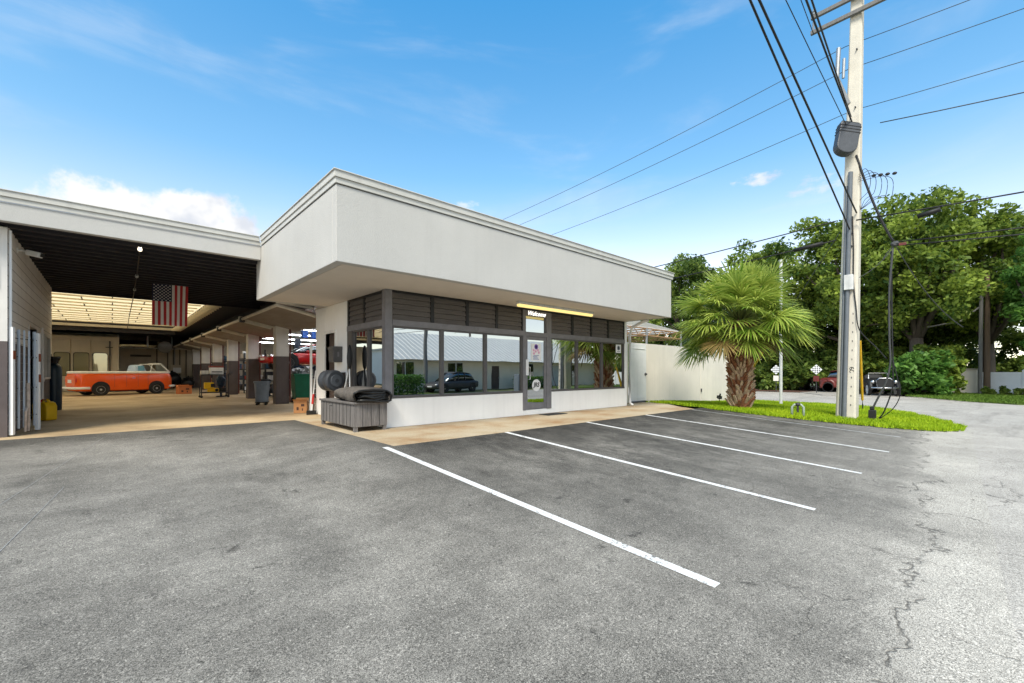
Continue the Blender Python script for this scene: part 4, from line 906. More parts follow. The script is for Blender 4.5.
# ------------------------------------------------------------------ vegetation
def leaf_object(name, quads, tones, mat, parent=None, org=(0,0,0), nper=4, **kw):
    """quads: (n, nper, 3) world points, one face each; tones: (n,)"""
    n = len(quads); o0 = np.array(ORG.get(parent.name) if parent else org, dtype=np.float64)
    v = (quads.reshape(-1,3) - o0).astype(np.float32)
    me = bpy.data.meshes.new(name); me.vertices.add(n*nper); me.vertices.foreach_set('co', v.ravel())
    me.loops.add(n*nper); me.loops.foreach_set('vertex_index', np.arange(n*nper, dtype=np.int32))
    me.polygons.add(n); me.polygons.foreach_set('loop_start', np.arange(0, n*nper, nper, dtype=np.int32))
    try: me.polygons.foreach_set('loop_total', np.full(n, nper, dtype=np.int32))
    except Exception: pass
    at = me.attributes.new('tone', 'FLOAT', 'FACE'); at.data.foreach_set('value', np.asarray(tones, dtype=np.float32))
    me.materials.append(mat); me.update(calc_edges=True); me.validate()
    o = bpy.data.objects.new(name, me); COL.objects.link(o); ORG[o.name] = tuple(o0)
    if parent: o.parent = parent
    else: o.location = o0
    for k, q in kw.items(): o[k] = q
    return o
def norm(a): return a/np.maximum(1e-9, np.linalg.norm(a, axis=-1, keepdims=True))
def leaf_quads(P, size, flat=.6, elong=1.7):
    """diamond leaf clumps at points P"""
    n = len(P)
    nrm = norm(rng.normal(size=(n,3)) + np.array([0,0,flat*2]))
    t = norm(np.cross(nrm, rng.normal(size=(n,3)))); b = np.cross(nrm, t)
    s = size*(.6+.8*rng.random((n,1)))
    a = t*s*elong*.5; c = b*s*.5
    return np.stack([P-a, P-c*.9+a*.05, P+a, P+c*.9+a*.05], axis=1)
def clump_points(cents, rads, per):
    out = []
    for c, r in zip(cents, rads):
        n = max(8, int(per*(r/np.mean(rads))**2))
        d = norm(rng.normal(size=(n,3))); q = rng.random((n,1))**(.45)
        out.append(np.asarray(c) + d*q*r*np.array([1,1,.8]))
    return np.concatenate(out)
def tree(label, x, y, z0, ztrunk, cz, rx, ry, rz_, ncl, per, leaf_, mat, name='tree', cat='tree', group=None, trunk_r=.3, crad=(.8,1.5), lean=(0,0), seed=0, gap=.0):
    global rng
    leaf = leaf_*.62; per = int(per*.95); ncl = int(ncl*2.1); crad = (crad[0]*.55, crad[1]*.72)
    rng = np.random.default_rng(seed+100); rr = random.Random(seed)
    t = thing(name, label, cat, (x,y,z0), group=group)
    d = norm(rng.normal(size=(ncl,3))); q = .35+.68*rng.random((ncl,1))**.55
    lump = 1+.22*np.sin(d[:,:1]*4+seed)*np.cos(d[:,1:2]*5-seed)
    cents = np.array([x+lean[0],y+lean[1],cz]) + d*q*lump*np.array([rx,ry,rz_])
    rads = crad[0]+(crad[1]-crad[0])*rng.random(ncl)
    pts = clump_points(cents, rads, per)
    clt = np.repeat(0, 0)
    cn = np.repeat(rng.normal(0,.16,ncl), [max(8,int(per*(r/np.mean(rads))**2)) for r in rads])
    tone = np.clip(rng.normal(.42,.22,len(pts))+cn,0,1)
    leaf_object('crown', leaf_quads(pts, leaf, .25), tone, mat, t)
    mb = MB(); top = Vector((x+lean[0]*.5, y+lean[1]*.5, ztrunk))
    mb.tube([(x,y,z0-.1),(x+lean[0]*.15+.05,y+lean[1]*.15,z0+(ztrunk-z0)*.4),tuple(top)], [trunk_r*1.25,trunk_r,trunk_r*.8], 10)
    for i in range(min(16, ncl)):
        c = Vector(cents[i*ncl//min(16,ncl)]); mid = top.lerp(c,.5)+Vector((rr.uniform(-.4,.4),rr.uniform(-.4,.4),rr.uniform(.0,.7)))
        mb.tube([tuple(top-Vector((0,0,.3))),tuple(mid),tuple(c)], [trunk_r*.5,trunk_r*.28,.05], 6)
    mb.build('trunk', BARK, t, smooth=True)
    return t
G_T = 'tall shade trees across the side street'
tree('round grey green tree behind the yard wall left of the palm', 42,20.2,-.3,4.5,8.2,4.6,4.6,4.2,46,150,.30,LEAF_A,seed=1,group=G_T,trunk_r=.3,crad=(.9,1.7))
tree('broad tree rising directly behind the palm crown', 44,13.6,-.3,4.0,8.0,4.6,4.4,5.0,70,160,.30,LEAF_B,seed=2,group=G_T,trunk_r=.35,crad=(.9,1.7))
tree('tall full tree directly behind the concrete utility pole', 43,7.6,-.3,3.8,8.4,4.9,4.0,5.3,84,170,.30,LEAF_B,seed=3,group=G_T,trunk_r=.4,crad=(.9,1.6))
tree('wide spreading tree with yellow green top right of the concrete pole', 42,3.6,-.3,3.6,8.6,4.2,3.6,4.6,70,165,.29,LEAF_B,seed=4,group=G_T,trunk_r=.45,crad=(.9,1.6))
tree('dark tree with long low limbs behind the wooden pole', 45.5,.2,-.3,3.4,8.2,4.0,4.2,4.4,70,160,.29,LEAF_B,seed=5,group=G_T,trunk_r=.4,crad=(.8,1.5))
tree('bright green tree at the right edge over the white fence', 40,-2.6,-.3,2.6,5.9,2.3,1.9,3.2,40,170,.24,LEAF_C,seed=6,group=G_T,trunk_r=.25,crad=(.6,1.1))
tree('dark filler tree with hanging limbs between the concrete pole and wooden pole', 47,4.6,-.3,2.6,5.2,3.6,3.4,3.2,50,150,.28,LEAF_A,seed=7,group=G_T,trunk_r=.3,crad=(.8,1.4))
tree('small dark tree low behind the diamond signs', 46,11.2,-.3,1.6,3.6,4.0,4.0,2.6,50,150,.28,LEAF_A,seed=8,group=G_T,trunk_r=.25,crad=(.8,1.4))
tree('far low tree beyond the yard wall canopy', 47,26,-.3,3,6.0,6,5,3.6,50,140,.32,LEAF_A,seed=9,group=G_T,trunk_r=.3,crad=(1,1.8))
tree('thick far tree filling the gap left of the palm', 50,17,-.3,3,5.6,6,5,4.4,60,140,.32,LEAF_A,seed=21,group=G_T,trunk_r=.3,crad=(1,1.8))
tree('dark far tree closing the view behind the white fence', 52,-4,-.3,3,5.0,4,6,4.4,60,140,.32,LEAF_A,seed=22,group=G_T,trunk_r=.3,crad=(1,1.8))
tree('pale far tree in the background behind the shed', 56,5,-.3,3,6.5,6,7,5,70,140,.34,LEAF_A,seed=23,group=G_T,trunk_r=.3,crad=(1,1.8))
# shrubs
def shrub(label, x, y, r, h, mat, seed, name='shrub', n=16, per=150, leaf=.13, group='shrubs across the side street'):
    global rng
    rng = np.random.default_rng(seed+300); z0 = gz(x,y)
    t = thing(name, label, 'shrub', (x,y,z0), group=group)
    d = norm(rng.normal(size=(n,3))); d[:,2] = np.abs(d[:,2]); q = .4+.6*rng.random((n,1))**.5
    cents = np.array([x,y,z0+h*.2]) + d*q*np.array([r*.75,r*.75,h*.65])
    cents += rng.normal(0,.12*r,cents.shape); pts = clump_points(cents, np.full(n, .33*r)*(.5+.9*rng.random(n)), per); pts[:,2] = np.maximum(pts[:,2], z0+.05)
    leaf_object('foliage', leaf_quads(pts, leaf), np.clip(rng.normal(.45,.25,len(pts)),0,1), mat, t)
    mb = MB(); [mb.tube([(x,y,z0-.05),(x+.4*r*math.cos(a),y+.4*r*math.sin(a),z0+h*.5)], [.05,.02], 5) for a in (0,1.3,2.6,3.9,5.2)]; mb.build('stem', BARK, t)
shrub('large glossy green shrub left of the beige shed', 37.9,3.35,1.8,3.2,LEAF_C,1,n=60,per=90,leaf=.20)
shrub('yellowish loose shrub beside the chrome grille car', 40.9,4.2,1.0,2.0,LEAF_B,2,leaf=.16)
for k,(x,y,r,h,m,lb) in enumerate(((42.5,8.2,1.9,3.4,LEAF_A,'dark shrub behind the red vintage car'),(43,10.8,1.9,3.0,LEAF_A,'dark shrub behind the diamond signs'),(43.5,13.4,1.9,2.8,LEAF_A,'dark shrub behind the left diamond sign'),(43,5.6,1.8,3.2,LEAF_A,'dark shrub behind the chrome grille car'),(44,16.2,2.0,3.0,LEAF_A,'dark shrub half hidden by the palm trunk'),(42.5,3.2,1.6,3.4,LEAF_A,'dark shrub behind the large glossy shrub'),(48.5,1.5,1.8,3.0,LEAF_A,'dark shrub behind the beige shed'),(47,-1.6,1.9,3.3,LEAF_A,'tall dark shrub rising over the white fence'),(47.5,-4.6,2.0,3.2,LEAF_A,'dark shrub over the right end of the white fence'),(45.5,19.5,2.4,3.2,LEAF_A,'dark shrub beyond the end of the yard wall'))):
    shrub(lb, x,y,r,h,m,20+k,n=22,per=120,leaf=.24)
for k,(x,y,r,h,m,lb) in enumerate(((42.6,4.9,1.5,4.2,LEAF_B,'tall loose mid green bush right of the hanging cables'),(40.6,2.5,1.5,4.4,LEAF_B,'tall loose bush rising behind the large glossy shrub'),(43.0,7.0,1.6,3.8,LEAF_B,'loose bush behind the concrete pole'),(41.8,9.6,1.7,3.6,LEAF_A,'tall dark bush between the two diamond signs'),(42.2,12.4,1.7,3.4,LEAF_A,'tall dark bush left of the diamond signs'))):
    shrub(lb, x,y,r,h,m,70+k,n=40,per=120,leaf=.20,group='loose bushes under the shade trees')
fl = ['leftmost','second','third','rightmost']
for k,(x,y) in enumerate(((41.2,.1),(41.25,-.55),(41.2,-1.2),(41.25,-1.8))): shrub(f'low leafy plant at the foot of the white fence, {fl[k]} of four', x,y,.42,.65,LEAF_A,50+k,n=8,per=90,leaf=.12,group='low plants along the white fence')
# undergrowth behind everything, one mass
rng = np.random.default_rng(5); n = 15000
P_ = np.column_stack([rng.uniform(52,60,n), rng.uniform(-30,60,n), rng.random(n)**.8*4.2-.3]); P_[:,2] *= (.75+.25*np.sin(P_[:,1]*.7))
leaf_object('treeline', leaf_quads(P_, .5), np.clip(rng.normal(.35,.25,n),0,1), LEAF_A, None, (56,10,-.3), kind='stuff', label='distant dark hedge line closing the view across the street')

# cabbage palm
px_, py_ = 16.3, 5.95; pz = gz(px_,py_)
pt = thing('palm_tree', 'fan palm with thick rough trunk on the grass strip by the parking bays', 'palm tree', (px_,py_,pz))
BOOT_A = M('palm_boot', (.52,.37,.25), .9, .35, 9, bump=.3, bscale=50, fine=.2); BOOT_B = M('palm_boot_red', (.27,.11,.055), .9, .35, 9, bump=.4, bscale=50)
mb = MB(); mb.lathe([(.34,-.05),(.31,.2),(.25,.6),(.25,1.2),(.25,1.8),(.24,2.4),(.16,3.0),(.05,3.2)], (px_,py_,pz), 20); tk = mb.build('trunk', BOOT_B, pt, smooth=True)
mb = MB(); rr = random.Random(4); k = 0; z = .04
while z < 2.75:
    a = k*2.39996; R0 = .31-.06*min(1,z/.6); ln = .22+.10*rr.random() + .06*(z/2.7); w = .050+.018*rr.random(); out = .13+.09*rr.random()+.06*(z/2.7)
    ca, sa = math.cos(a), math.sin(a); tx, ty = -sa, ca; tw = (rr.random()-.5)*.10
    def pp(r, u, h): return (px_+ca*r+tx*u, py_+sa*r+ty*u, pz+z+h)
    mb.mi = 0 if rr.random() < .66-.4*(z>1.5) else 1
    mb.add([pp(R0-.05,-w,0),pp(R0-.05,w,0),pp(R0+.035,w*.9,.01),pp(R0+.035,-w*.9,.01),pp(R0+out-.05,-w*.55+tw,ln),pp(R0+out-.05,w*.55+tw,ln),pp(R0+out,w*.5+tw,ln-.02),pp(R0+out,-w*.5+tw,ln-.02)],
           [(0,1,2,3),(7,6,5,4),(3,2,6,7),(1,0,4,5),(0,3,7,4),(2,1,5,6)])
    z += .0078; k += 1
mb.build('leaf_bases', [BOOT_A, BOOT_B], tk)
Q = []; T = []; Q2 = []; T2 = []; pet = MB(); rr = random.Random(12); NF = 112
for i in range(NF):
    u = (i+.5)/NF; az = i*2.39996+rr.uniform(-.2,.2)
    el = R_(86 - 106*u**.95 + rr.uniform(-9,9)); plen = rr.uniform(.8,1.5)*(1-.15*(u<.2)); fan = rr.uniform(.9,1.15)
    d0 = Vector((math.cos(az)*math.cos(el), math.sin(az)*math.cos(el), math.sin(el)))
    base = Vector((px_,py_,pz+3.3-.6*u)) + Vector((math.cos(az),math.sin(az),0))*.12
    mid = base + d0*plen*.55; end = mid + (d0+Vector((0,0,-.22))).normalized()*plen*.45
    pet.tube([tuple(base),tuple(mid),tuple(end)], [.03,.022,.014], 5)
    d = (d0+Vector((0,0,-.35))).normalized(); s_ = d.cross(Vector((0,0,1)))
    if s_.length < .2: s_ = Vector((math.sin(az),-math.cos(az),0))
    s_.normalize(); roll = rr.uniform(-.55,.55); n_ = s_.cross(d).normalized(); s_ = (s_*math.cos(roll)+n_*math.sin(roll)).normalized(); n_ = s_.cross(d).normalized()
    NL = 44; dry = u > .93 and rr.random() < .7
    for j in range(NL):
        th = R_(-128+256*(j+.5)/NL) + rr.uniform(-.03,.03); L_ = fan*(1-.30*abs(th)/R_(128))*rr.uniform(.88,1.08)
        ld = (d*math.cos(th)+s_*math.sin(th) - n_*(-.18+.10*(j%2))).normalized(); sid = ld.cross(n_).normalized()
        tone = min(1,max(0, rr.gauss(.36+.22*(1-u), .24))); droop = rr.uniform(.15,.42)*(1+.45*u)
        pr = None
        for q in range(5):
            tt = q/4; c = end + ld*L_*tt + Vector((0,0,-droop*L_*tt**2.4*.75))
            w = .023*(.35+1.5*tt)*(1-tt)**.55*1.25 if tt < 1 else 0
            if q == 0: w = .008
            a_, b_ = c-sid*w+n_*w*.5, c+sid*w+n_*w*.5
            if pr:
                (Q2 if dry else Q).append([pr[0],pr[1],b_,a_]); (T2 if dry else T).append(tone)
            pr = (a_,b_)
leaf_object('fronds', np.array([[tuple(p) for p in q] for q in Q]), T, LEAF_P, pt)
if Q2: leaf_object('dry_fronds', np.array([[tuple(p) for p in q] for q in Q2]), T2, leafmat('dry_palm_leaf', (.16,.11,.04),(.34,.25,.09)), pt)
pet.build('petioles', M('palm_petiole', (.16,.19,.05), .6, .2, 6), pt, smooth=True)

# grass strip with its blades
edge = [(15.75,9.3),(15.6,8.3),(14.95,7.2),(14.62,6.0),(14.75,4.6),(15.05,3.2),(15.45,1.9),(16.1,1.0),(16.9,.55),(17.7,.55),(19.2,.95),(21.2,1.8),(23.2,2.8),(24.4,3.7),(25.0,5.2),(25.15,7.0),(25.15,9.35)]
bm = bmesh.new(); 
xs_ = [p[0] for p in edge]; ys_ = [p[1] for p in edge]
def inside(x, y):
    c = False; j = len(edge)-1
    for i in range(len(edge)):
        (xi,yi),(xj,yj) = edge[i], edge[j]
        if (yi > y) != (yj > y) and x < (xj-xi)*(y-yi)/(yj-yi)+xi: c = not c
        j = i
    return c
mb = MB(); st = .2; gx = frange(14.4,25.4,st); gy = frange(.4,9.4,st)
for i in range(len(gx)-1):
    for j in range(len(gy)-1):
        x, y = gx[i], gy[j]
        if inside(x+st/2, y+st/2):
            mb.quad(*[(a,b,gz(a,b)+.018) for a,b in ((x,y),(x+st,y),(x+st,y+st),(x,y+st))])
mb.build('grass_strip', M('turf_soil', (.07,.105,.018), .95, .35, 3, bump=.4, bscale=40, fine=.2), kind='structure')
rng = np.random.default_rng(9)
def blades(n, xr, yr, test, h, w, lean=.5):
    P = np.column_stack([rng.uniform(*xr,n), rng.uniform(*yr,n)]); P = P[[test(x,y) for x,y in P]]
    z = np.array([gz(x,y) for x,y in P])+.012; b = np.column_stack([P,z]); m = len(b)
    a = rng.uniform(0,2*PI,m); side = np.column_stack([np.cos(a),np.sin(a),np.zeros(m)])*w*(.7+.6*rng.random((m,1)))
    tip = b + np.column_stack([rng.normal(0,lean*h,m),rng.normal(0,lean*h,m),h*(.6+.7*rng.random(m))])
    return np.stack([b-side,b+side,tip+side*.25,tip-side*.25],axis=1)
def wob(x, y): return inside(x+.07*math.sin(y*5.3)+.04*math.sin(y*13), y+.07*math.sin(x*4.7))
q = blades(95000, (14.4,25.4), (.4,9.4), wob, .075, .012)
q2 = blades(16000, (14.5,18.0), (.3,8.8), lambda x,y: inside(x+.10,y+.05) and not inside(x-.25,y-.16), .10, .013)
q = np.concatenate([q,q2]); leaf_object('grass', q, np.clip(rng.normal(.42,.2,len(q))+.30*np.sin(q[:,0,0]*1.7+np.sin(q[:,0,1]*2.1))*np.cos(q[:,0,1]*1.3),0,1), GRASSM, None, (19,5,-.2), kind='stuff', label='short bright green grass on the strip between lot and side street')
# lawn across the side street, with a curved edge
lawn = sheet(frange(38.0,48,1.), lambda x: -14, lambda x: 3.6, .8, .05); lawn.build('far_lawn', M('far_turf', (.075,.115,.02), .95, .3, 2, bump=.4, bscale=30, fine=.2), kind='structure')
l2 = MB(); l2.prism([(32.2,-14),(31.4,-4),(31.2,-.8),(32.8,.8),(35.5,2.5),(38.02,3.3),(38.02,-14)], -.42, -.285); l2.build('lawn_verge', bpy.data.materials['far_turf'], kind='structure')
q = blades(26000, (31,43.0), (-8,3.6), lambda x,y: x > 31.3+.3*max(0,y+.8)+ (max(0,y-.8))*1.25, .10, .03); leaf_object('lawn_grass', q+np.array([0,0,.04]), np.clip(rng.normal(.4,.25,len(q)),0,1), GRASS2, None, (38,-2,-.3), kind='stuff', label='clipped lawn before the white fence across the street')
mu = sheet(frange(37.8,52,1.), lambda x: 3.3, lambda x: 24, .9, .03); mu.build('mulch_bed', MULCH, kind='structure')
dk = MB(); dk.prism([(34.5,4.2),(38,3.9),(41.3,4.6),(41.2,9.2),(37.7,9.6),(34.5,7.5)], -.4, -.29); dk.build('driveway', M('driveway_concrete', (.30,.28,.25), .85, .12, 2, fine=.12), kind='structure')

# ------------------------------------------------------------------ yard wall, gate, canopy
yw = thing('yard_wall', 'pale beige rendered yard wall running from the office to the palm', 'wall', (19,9.5,0))
mb = MB(); mb.box(13.6,14.78, 9.5,9.65, -.5,2.36); mb.box(16.05,21.04, 9.5,9.65, -.6,2.36); mb.box(14.78,16.05, 9.5,9.65, 2.33,2.36); mb.build('wall', BEIGE_L, yw, bevel=.01)
mb = MB(); mb.box(21.06,24.9, 9.5,9.62, -.6,2.35); yg = mb.build('wide_gate', BEIGE_L, yw, bevel=.01)
mb = MB(); [mb.tube([(21.05,9.47,z),(21.05,9.47,z+.16)], .03, 8) for z in (.25,1.75)]; mb.build('hinge', DSTEEL, yg)
dr = MB().box(14.82,16.02, 9.46,9.51, .06,2.32).build('gate_door', WPAINT, yw, bevel=.01)
mb = MB(); mb.box(14.95,15.9, 9.445,9.46, .18,.22); mb.box(14.95,15.9, 9.445,9.46, 2.12,2.15); mb.build('rail', WPAINT, dr)
mb = MB(); mb.lathe([(.06,9.44),(.06,9.46)], (15.94,0,1.12), 12, 'y'); mb.ell((15.94,9.41,1.12),(.04,.04,.04),10,6); mb.build('handle', BRONZE, dr)
mb = MB(); mb.box(14.80,16.04, 9.40,9.6, -.02,.05); mb.build('threshold', BRONZE, dr)
cn = thing('canopy', 'white canvas canopy on a brown lattice frame behind the yard wall', 'canopy', (19.5,14,0))
CFR = M('canopy_frame_brown', (.34,.20,.10), .7, .2, 4)
mb = MB(); x0,x1,y0,y1,zb,zt = 16.0,24.2,12.0,17.0,3.52,4.42
mb.add([(x0,y0,zb),(x1,y0,zb),(x1,y1,zb),(x0,y1,zb),(x0+1.5,14.5,zt),(x1-1.5,14.5,zt)], [(0,1,5,4),(1,2,5),(2,3,4,5),(3,0,4)]); cc = mb.build('canvas', CANVAS, cn); so = cc.modifiers.new('thick','SOLIDIFY'); so.thickness = .02
mb = MB()
for y in (y0+.03,y1-.03):
    for z in (zb-.06,zb-.42): mb.box(x0,x1, y-.03,y+.03, z-.03,z+.03)
    n = 9
    for i in range(n):
        xa, xb = x0+(x1-x0)*i/n, x0+(x1-x0)*(i+1)/n; mb.tube([(xa,y,zb-.42),((xa+xb)/2,y,zb-.06),(xb,y,zb-.42)], .022, 6)
for x in frange(x0,x1,1.22): mb.box(x-.03,x+.03, y0+.03,y1-.03, zb-.09,zb-.03); mb.box(x-.03,x+.03,y0+.06,y1-.06,zb-.44,zb-.40)
mb.build('frame', CFR, cn)
for x, y in ((x0+.3,y0+.03),(20.4,y0+.03),(x1-.1,y0+.03),(x0+.1,y1-.03),(20.2,y1-.03),(x1-.1,y1-.03)): MB().tube([(x,y,-.3),(x,y,zb-.02)], .055, 10).build('post', STEEL, cn, smooth='auto')

# ------------------------------------------------------------------ concrete utility pole and lines
UX, UY = 17.0, 3.06; uz = gz(UX,UY)
up = thing('utility_pole', 'tall pale concrete utility pole with grey conduit standing on the grass strip', 'utility pole', (UX,UY,uz))
def lean(z): k = (z-uz)/13.1*.40; return UX+.62*k, UY-.55*k
def hw(z): return .255-.105*(z-uz)/13.1
mb = MB(); mb.loft([[(lean(z)[0]+a*hw(z),lean(z)[1]+b*hw(z),z) for a,b in ((-1,-.8),(-.8,-1),(.8,-1),(1,-.8),(1,.8),(.8,1),(-.8,1),(-1,.8))] for z in (uz-.2,2.,5.,8.,11.,13.6)]); mb.build('shaft', CONC_P, up)
def facex(z): return lean(z)[0]-hw(z)
mb = MB(); mb.tube([(facex(z)-.05,lean(z)[1]+.02,z) for z in (uz,2.,4.,6.,7.4)], .062, 10); mb.tube([(facex(z)-.04,lean(z)[1]+.115,z) for z in (uz,2.,4.,6.,7.0)], .03, 8); mb.build('conduit', CONDUIT, up, smooth='auto')
mb = MB(); zc = 4.0; x_, y_ = facex(zc), lean(zc)[1]; mb.box(x_-.16,x_, y_-.13,y_+.10, zc-.26,zc+.20); mb.build('service_box', WPAINT_D, up, bevel=.012)
mb = MB()
for z in frange(.2,3.0,.28): MB().obox((facex(z)-.004,lean(z)[1]-.13,z), (.012,.018,.05)).build('pole_step', DSTEEL, up)
for z in (5.1,5.5,6.0,8.6,9.4,11.2): MB().tube([(facex(z)-.06,lean(z)[1]-.05,z),(facex(z)+.02,lean(z)[1]-.05,z)], .022, 6).build('bolt', DSTEEL, up)
mb = MB(); z = 1.32
for dz in (0,.09): mb.tube([(facex(z)-.005,lean(z)[1]-.13+.05*math.cos(a),z-dz+.04*math.sin(a)) for a in frange(-1.2,3.4,.5)], .008, 5)
mb.build('painted_mark', INK_K, up)
for dz, s_ in ((12.85,-1),(12.35,-1)):
    mb = MB(); X_, Y_ = lean(dz)[0]-.22, lean(dz)[1]; mb.obox((X_-.02,Y_,dz), (.10,2.35,.12)); mb.build('crossarm', GREYPOLE, up, bevel=.006)
mb = MB(); X_, Y_ = lean(12.85)[0]-.22, lean(12.85)[1]
for y in (-1.1,1.1,): mb.lathe([(.02,12.91),(.055,12.94),(.035,13.0),(.055,13.04),(.03,13.12),(0,13.14)], (X_,Y_+y,0), 12)
mb.tube([(X_-.02,Y_+1.1,12.8),(X_-.05,Y_+1.12,12.3)], .03, 6); mb.build('insulator', GREYPL, up, smooth='auto')
mb = MB(); zz = 9.6; X_, Y_ = facex(zz), lean(zz)[1]
mb.tube([(X_,Y_+.12,9.6),(X_-.1,Y_+.34,10.3),(X_-.12,Y_+.40,10.5)], .05, 6); mb.tube([(X_-.12,Y_+.40,10.45),(X_-.12,Y_+.36,11.4)], .06, 8); mb.tube([(X_-.12,Y_+.24,10.4),(X_-.12,Y_+.22,11.0)], .04, 8); mb.build('fuse_bracket', STEEL, up, smooth='auto')
def para(a, b, sag, n=14):
    a, b = Vector(a), Vector(b); return [tuple(a.lerp(b,i/n) - Vector((0,0,sag*4*(i/n)*(1-i/n)))) for i in range(n+1)]
def line(label, pts, r, m=CABLE, name='overhead_cable', group='overhead cables', cat='cable'):
    return MB().tube(pts, r, 6).build(name, m, None, org=pts[0], smooth=True, label=label, cat=cat, group=group)
def att(z, dy=0): return (facex(z)-.03, lean(z)[1]+dy, z)
# bundles crossing over the parking lot to the next pole
line('leftmost thick cable climbing from the pole toward the top of the picture', para(att(5.6),(-31,2.25,18),.3,24), .021)
line('second thick cable climbing steeply from the pole front', para(att(6.1,-.15),(-31,2.25,15.5),.3,24), .022)
line('thin cable between the thick bundles above the lot', para(att(8.75,.1),(-31,4.25,17.5),.3,24), .011)
line('heavy double cable ending at the black splice case', para(att(8.95,.02),(-31,.75,11.0),.3,24), .022)
line('upper cable of the pair ending at the black splice case', para(att(9.15,.05),(-31,-1.25,7.5),1.1,24), .018)
line('thin drop wire beside the crossarm', para((lean(12.3)[0]-.2,lean(12.3)[1]+1.1,12.3),(-31,1.0,14.2),.6,24), .012)
# power lines along the side street
for k,(dx,z0_,z1_,lb) in enumerate(((.55,11.75,10.2,'upper thin power line crossing the sky behind the pole'),(.95,11.2,9.7,'second thin power line crossing the sky behind the pole'),(1.6,10.1,8.9,'lowest thin power line crossing the sky behind the pole'))):
    line(lb, para((UX+dx,3.2,z0_),(UX+dx,45,z1_+1.0),1.1,26), .010, CABLE_G); line(lb.replace('crossing the sky behind the pole','leaving the pole toward the right edge'), para((UX+dx,3.2,z0_),(UX+dx,-32,z0_+.4),.9,26), .010, CABLE_G)
line('wire with clamp leaving the pole toward the right edge', para((UX,2.26,8.68),(UX+.4,-30,9.2),1.4,26), .014, CABLE_G)
line('upper phone line passing left over the palm', para((UX-.2,3.3,5.95),(UX-.2,48,6.6),.9,26), .018); line('upper phone line passing right before the trees', para((UX-.2,2.8,5.85),(UX+.4,-32,7.0),.7,26), .020)
line('lower phone line passing left over the palm', para((UX-.2,3.3,5.35),(UX-.2,48,6.3),1.1,26), .020); 
line('middle cable running right from the cable knot', para((UX+.1,1.92,5.05),(UX+.4,-32,6.1),.9,26), .018); line('lowest cable running right from the cable knot', para((UX+.1,1.95,4.95),(UX+.4,-32,6.2),1.2,26), .018)
line('bundle dropping from the splice case to the cable knot', para((facex(7.9),lean(7.9)[1]-.1,7.9),(UX+.1,1.94,5.02),.25,12), .032)
line('loose wire hanging down right of the cable knot', para((UX+.1,1.9,4.9),(19.5,.6,2.6),.3,10), .012, CABLE_G)
line('loose wire hanging left of the cable knot', para((UX+.1,1.95,4.9),(facex(4.2),lean(4.2)[1]-.25,4.1),.1,10), .01, CABLE_G)
line('black cable looping down the pole front into the hanging bundle', spline([att(6.0,-.05),att(5.0,-.1),att(4.0,-.12),att(3.2,-.2),(UX-.2,2.72,2.5),(UX,2.35,1.95),(UX+.1,2.12,1.6)]), .016, CABLE)
knot = thing('cable_knot', 'tangle of cable clamps with a red tag right of the pole', 'cable knot', (UX+.1,1.93,4.95))
mb = MB(); mb.ell((UX+.1,1.93,5.0),(.08,.1,.08),10,6,noise=.3); mb.tube([(UX+.1,1.93,5.0),(UX+.1,2.12,4.75),(UX+.1,2.2,4.6)], .015, 6); mb.build('clamp', CABLE_G, knot); mb = MB(); mb.obox((UX+.05,1.76,4.95),(.03,.17,.08)); mb.build('tag', MAROON, knot, bevel=.01)
for (a, b, lb) in (((UX-.2,3.65,5.33),(UX-.2,4.45,5.26),'thick black splice sleeve left of the pole'),((UX-.2,1.42,5.60),(UX-.2,.95,5.68),'thick black splice sleeve right of the pole')):
    line(lb, [a, b], .065, CABLE, 'splice_sleeve', 'cable splice sleeves', 'splice sleeve')
sp = thing('splice_case', 'dark grey ribbed splice case hanging on the pole under the cables', 'splice case', (16.5,3.0,8.3))
rm = Matrix.Rotation(R_(-52),3,'Z') @ Matrix.Rotation(R_(14),3,'Y') @ Matrix.Rotation(R_(-10),3,'X'); c0 = Vector((facex(8.3)-.26,3.02,8.38)); mb = MB()
poly = [(-.29,.50),(.29,.50)] + [(.29*math.cos(a)+0, -.28+.26*math.sin(a)) for a in [-(PI*k/10) for k in range(11)]]
mb.prism(poly, -.13, .13, 'y'); mb.v = [tuple(c0+rm@Vector(p)) for p in mb.v]; mb.build('case', DGREYPL, sp, bevel=.03)
mb = MB(); [mb.box(-.30,.30,-.14,.14,z,z+.03) for z in (.16,.26,.36)]; mb.box(-.25,.25,-.08,.08,.49,.56); mb.v = [tuple(c0+rm@Vector(p)) for p in mb.v]; mb.build('rib', BLACKM, sp, bevel=.008)
# secondary rack wires at the pole
rk = thing('wire_rack', 'small cluster of insulators and curly wires beside the splice case', 'insulator rack', (UX+.1,2.6,7.2))
mb = MB(); rr = random.Random(8)
for k in range(5):
    y = 2.50-.13*k; mb.tube(spline([(UX-.1,2.75,7.25-.05*k),(UX,2.6-.1*k,7.42-.09*k),(UX+.1,y,7.12-.06*k),(UX+.1,y+.05,6.75-.1*k),(UX+.05,y+.25,6.5),(UX,2.72,6.2)]), .008, 5)
mb.build('loop', CABLE, rk, smooth=True); mb = MB(); [mb.ell((UX+.1,2.42-.16*k,7.18-.03*k),(.045,.06,.045),8,6) for k in range(4)]; mb.build('insulator', CABLE, rk)
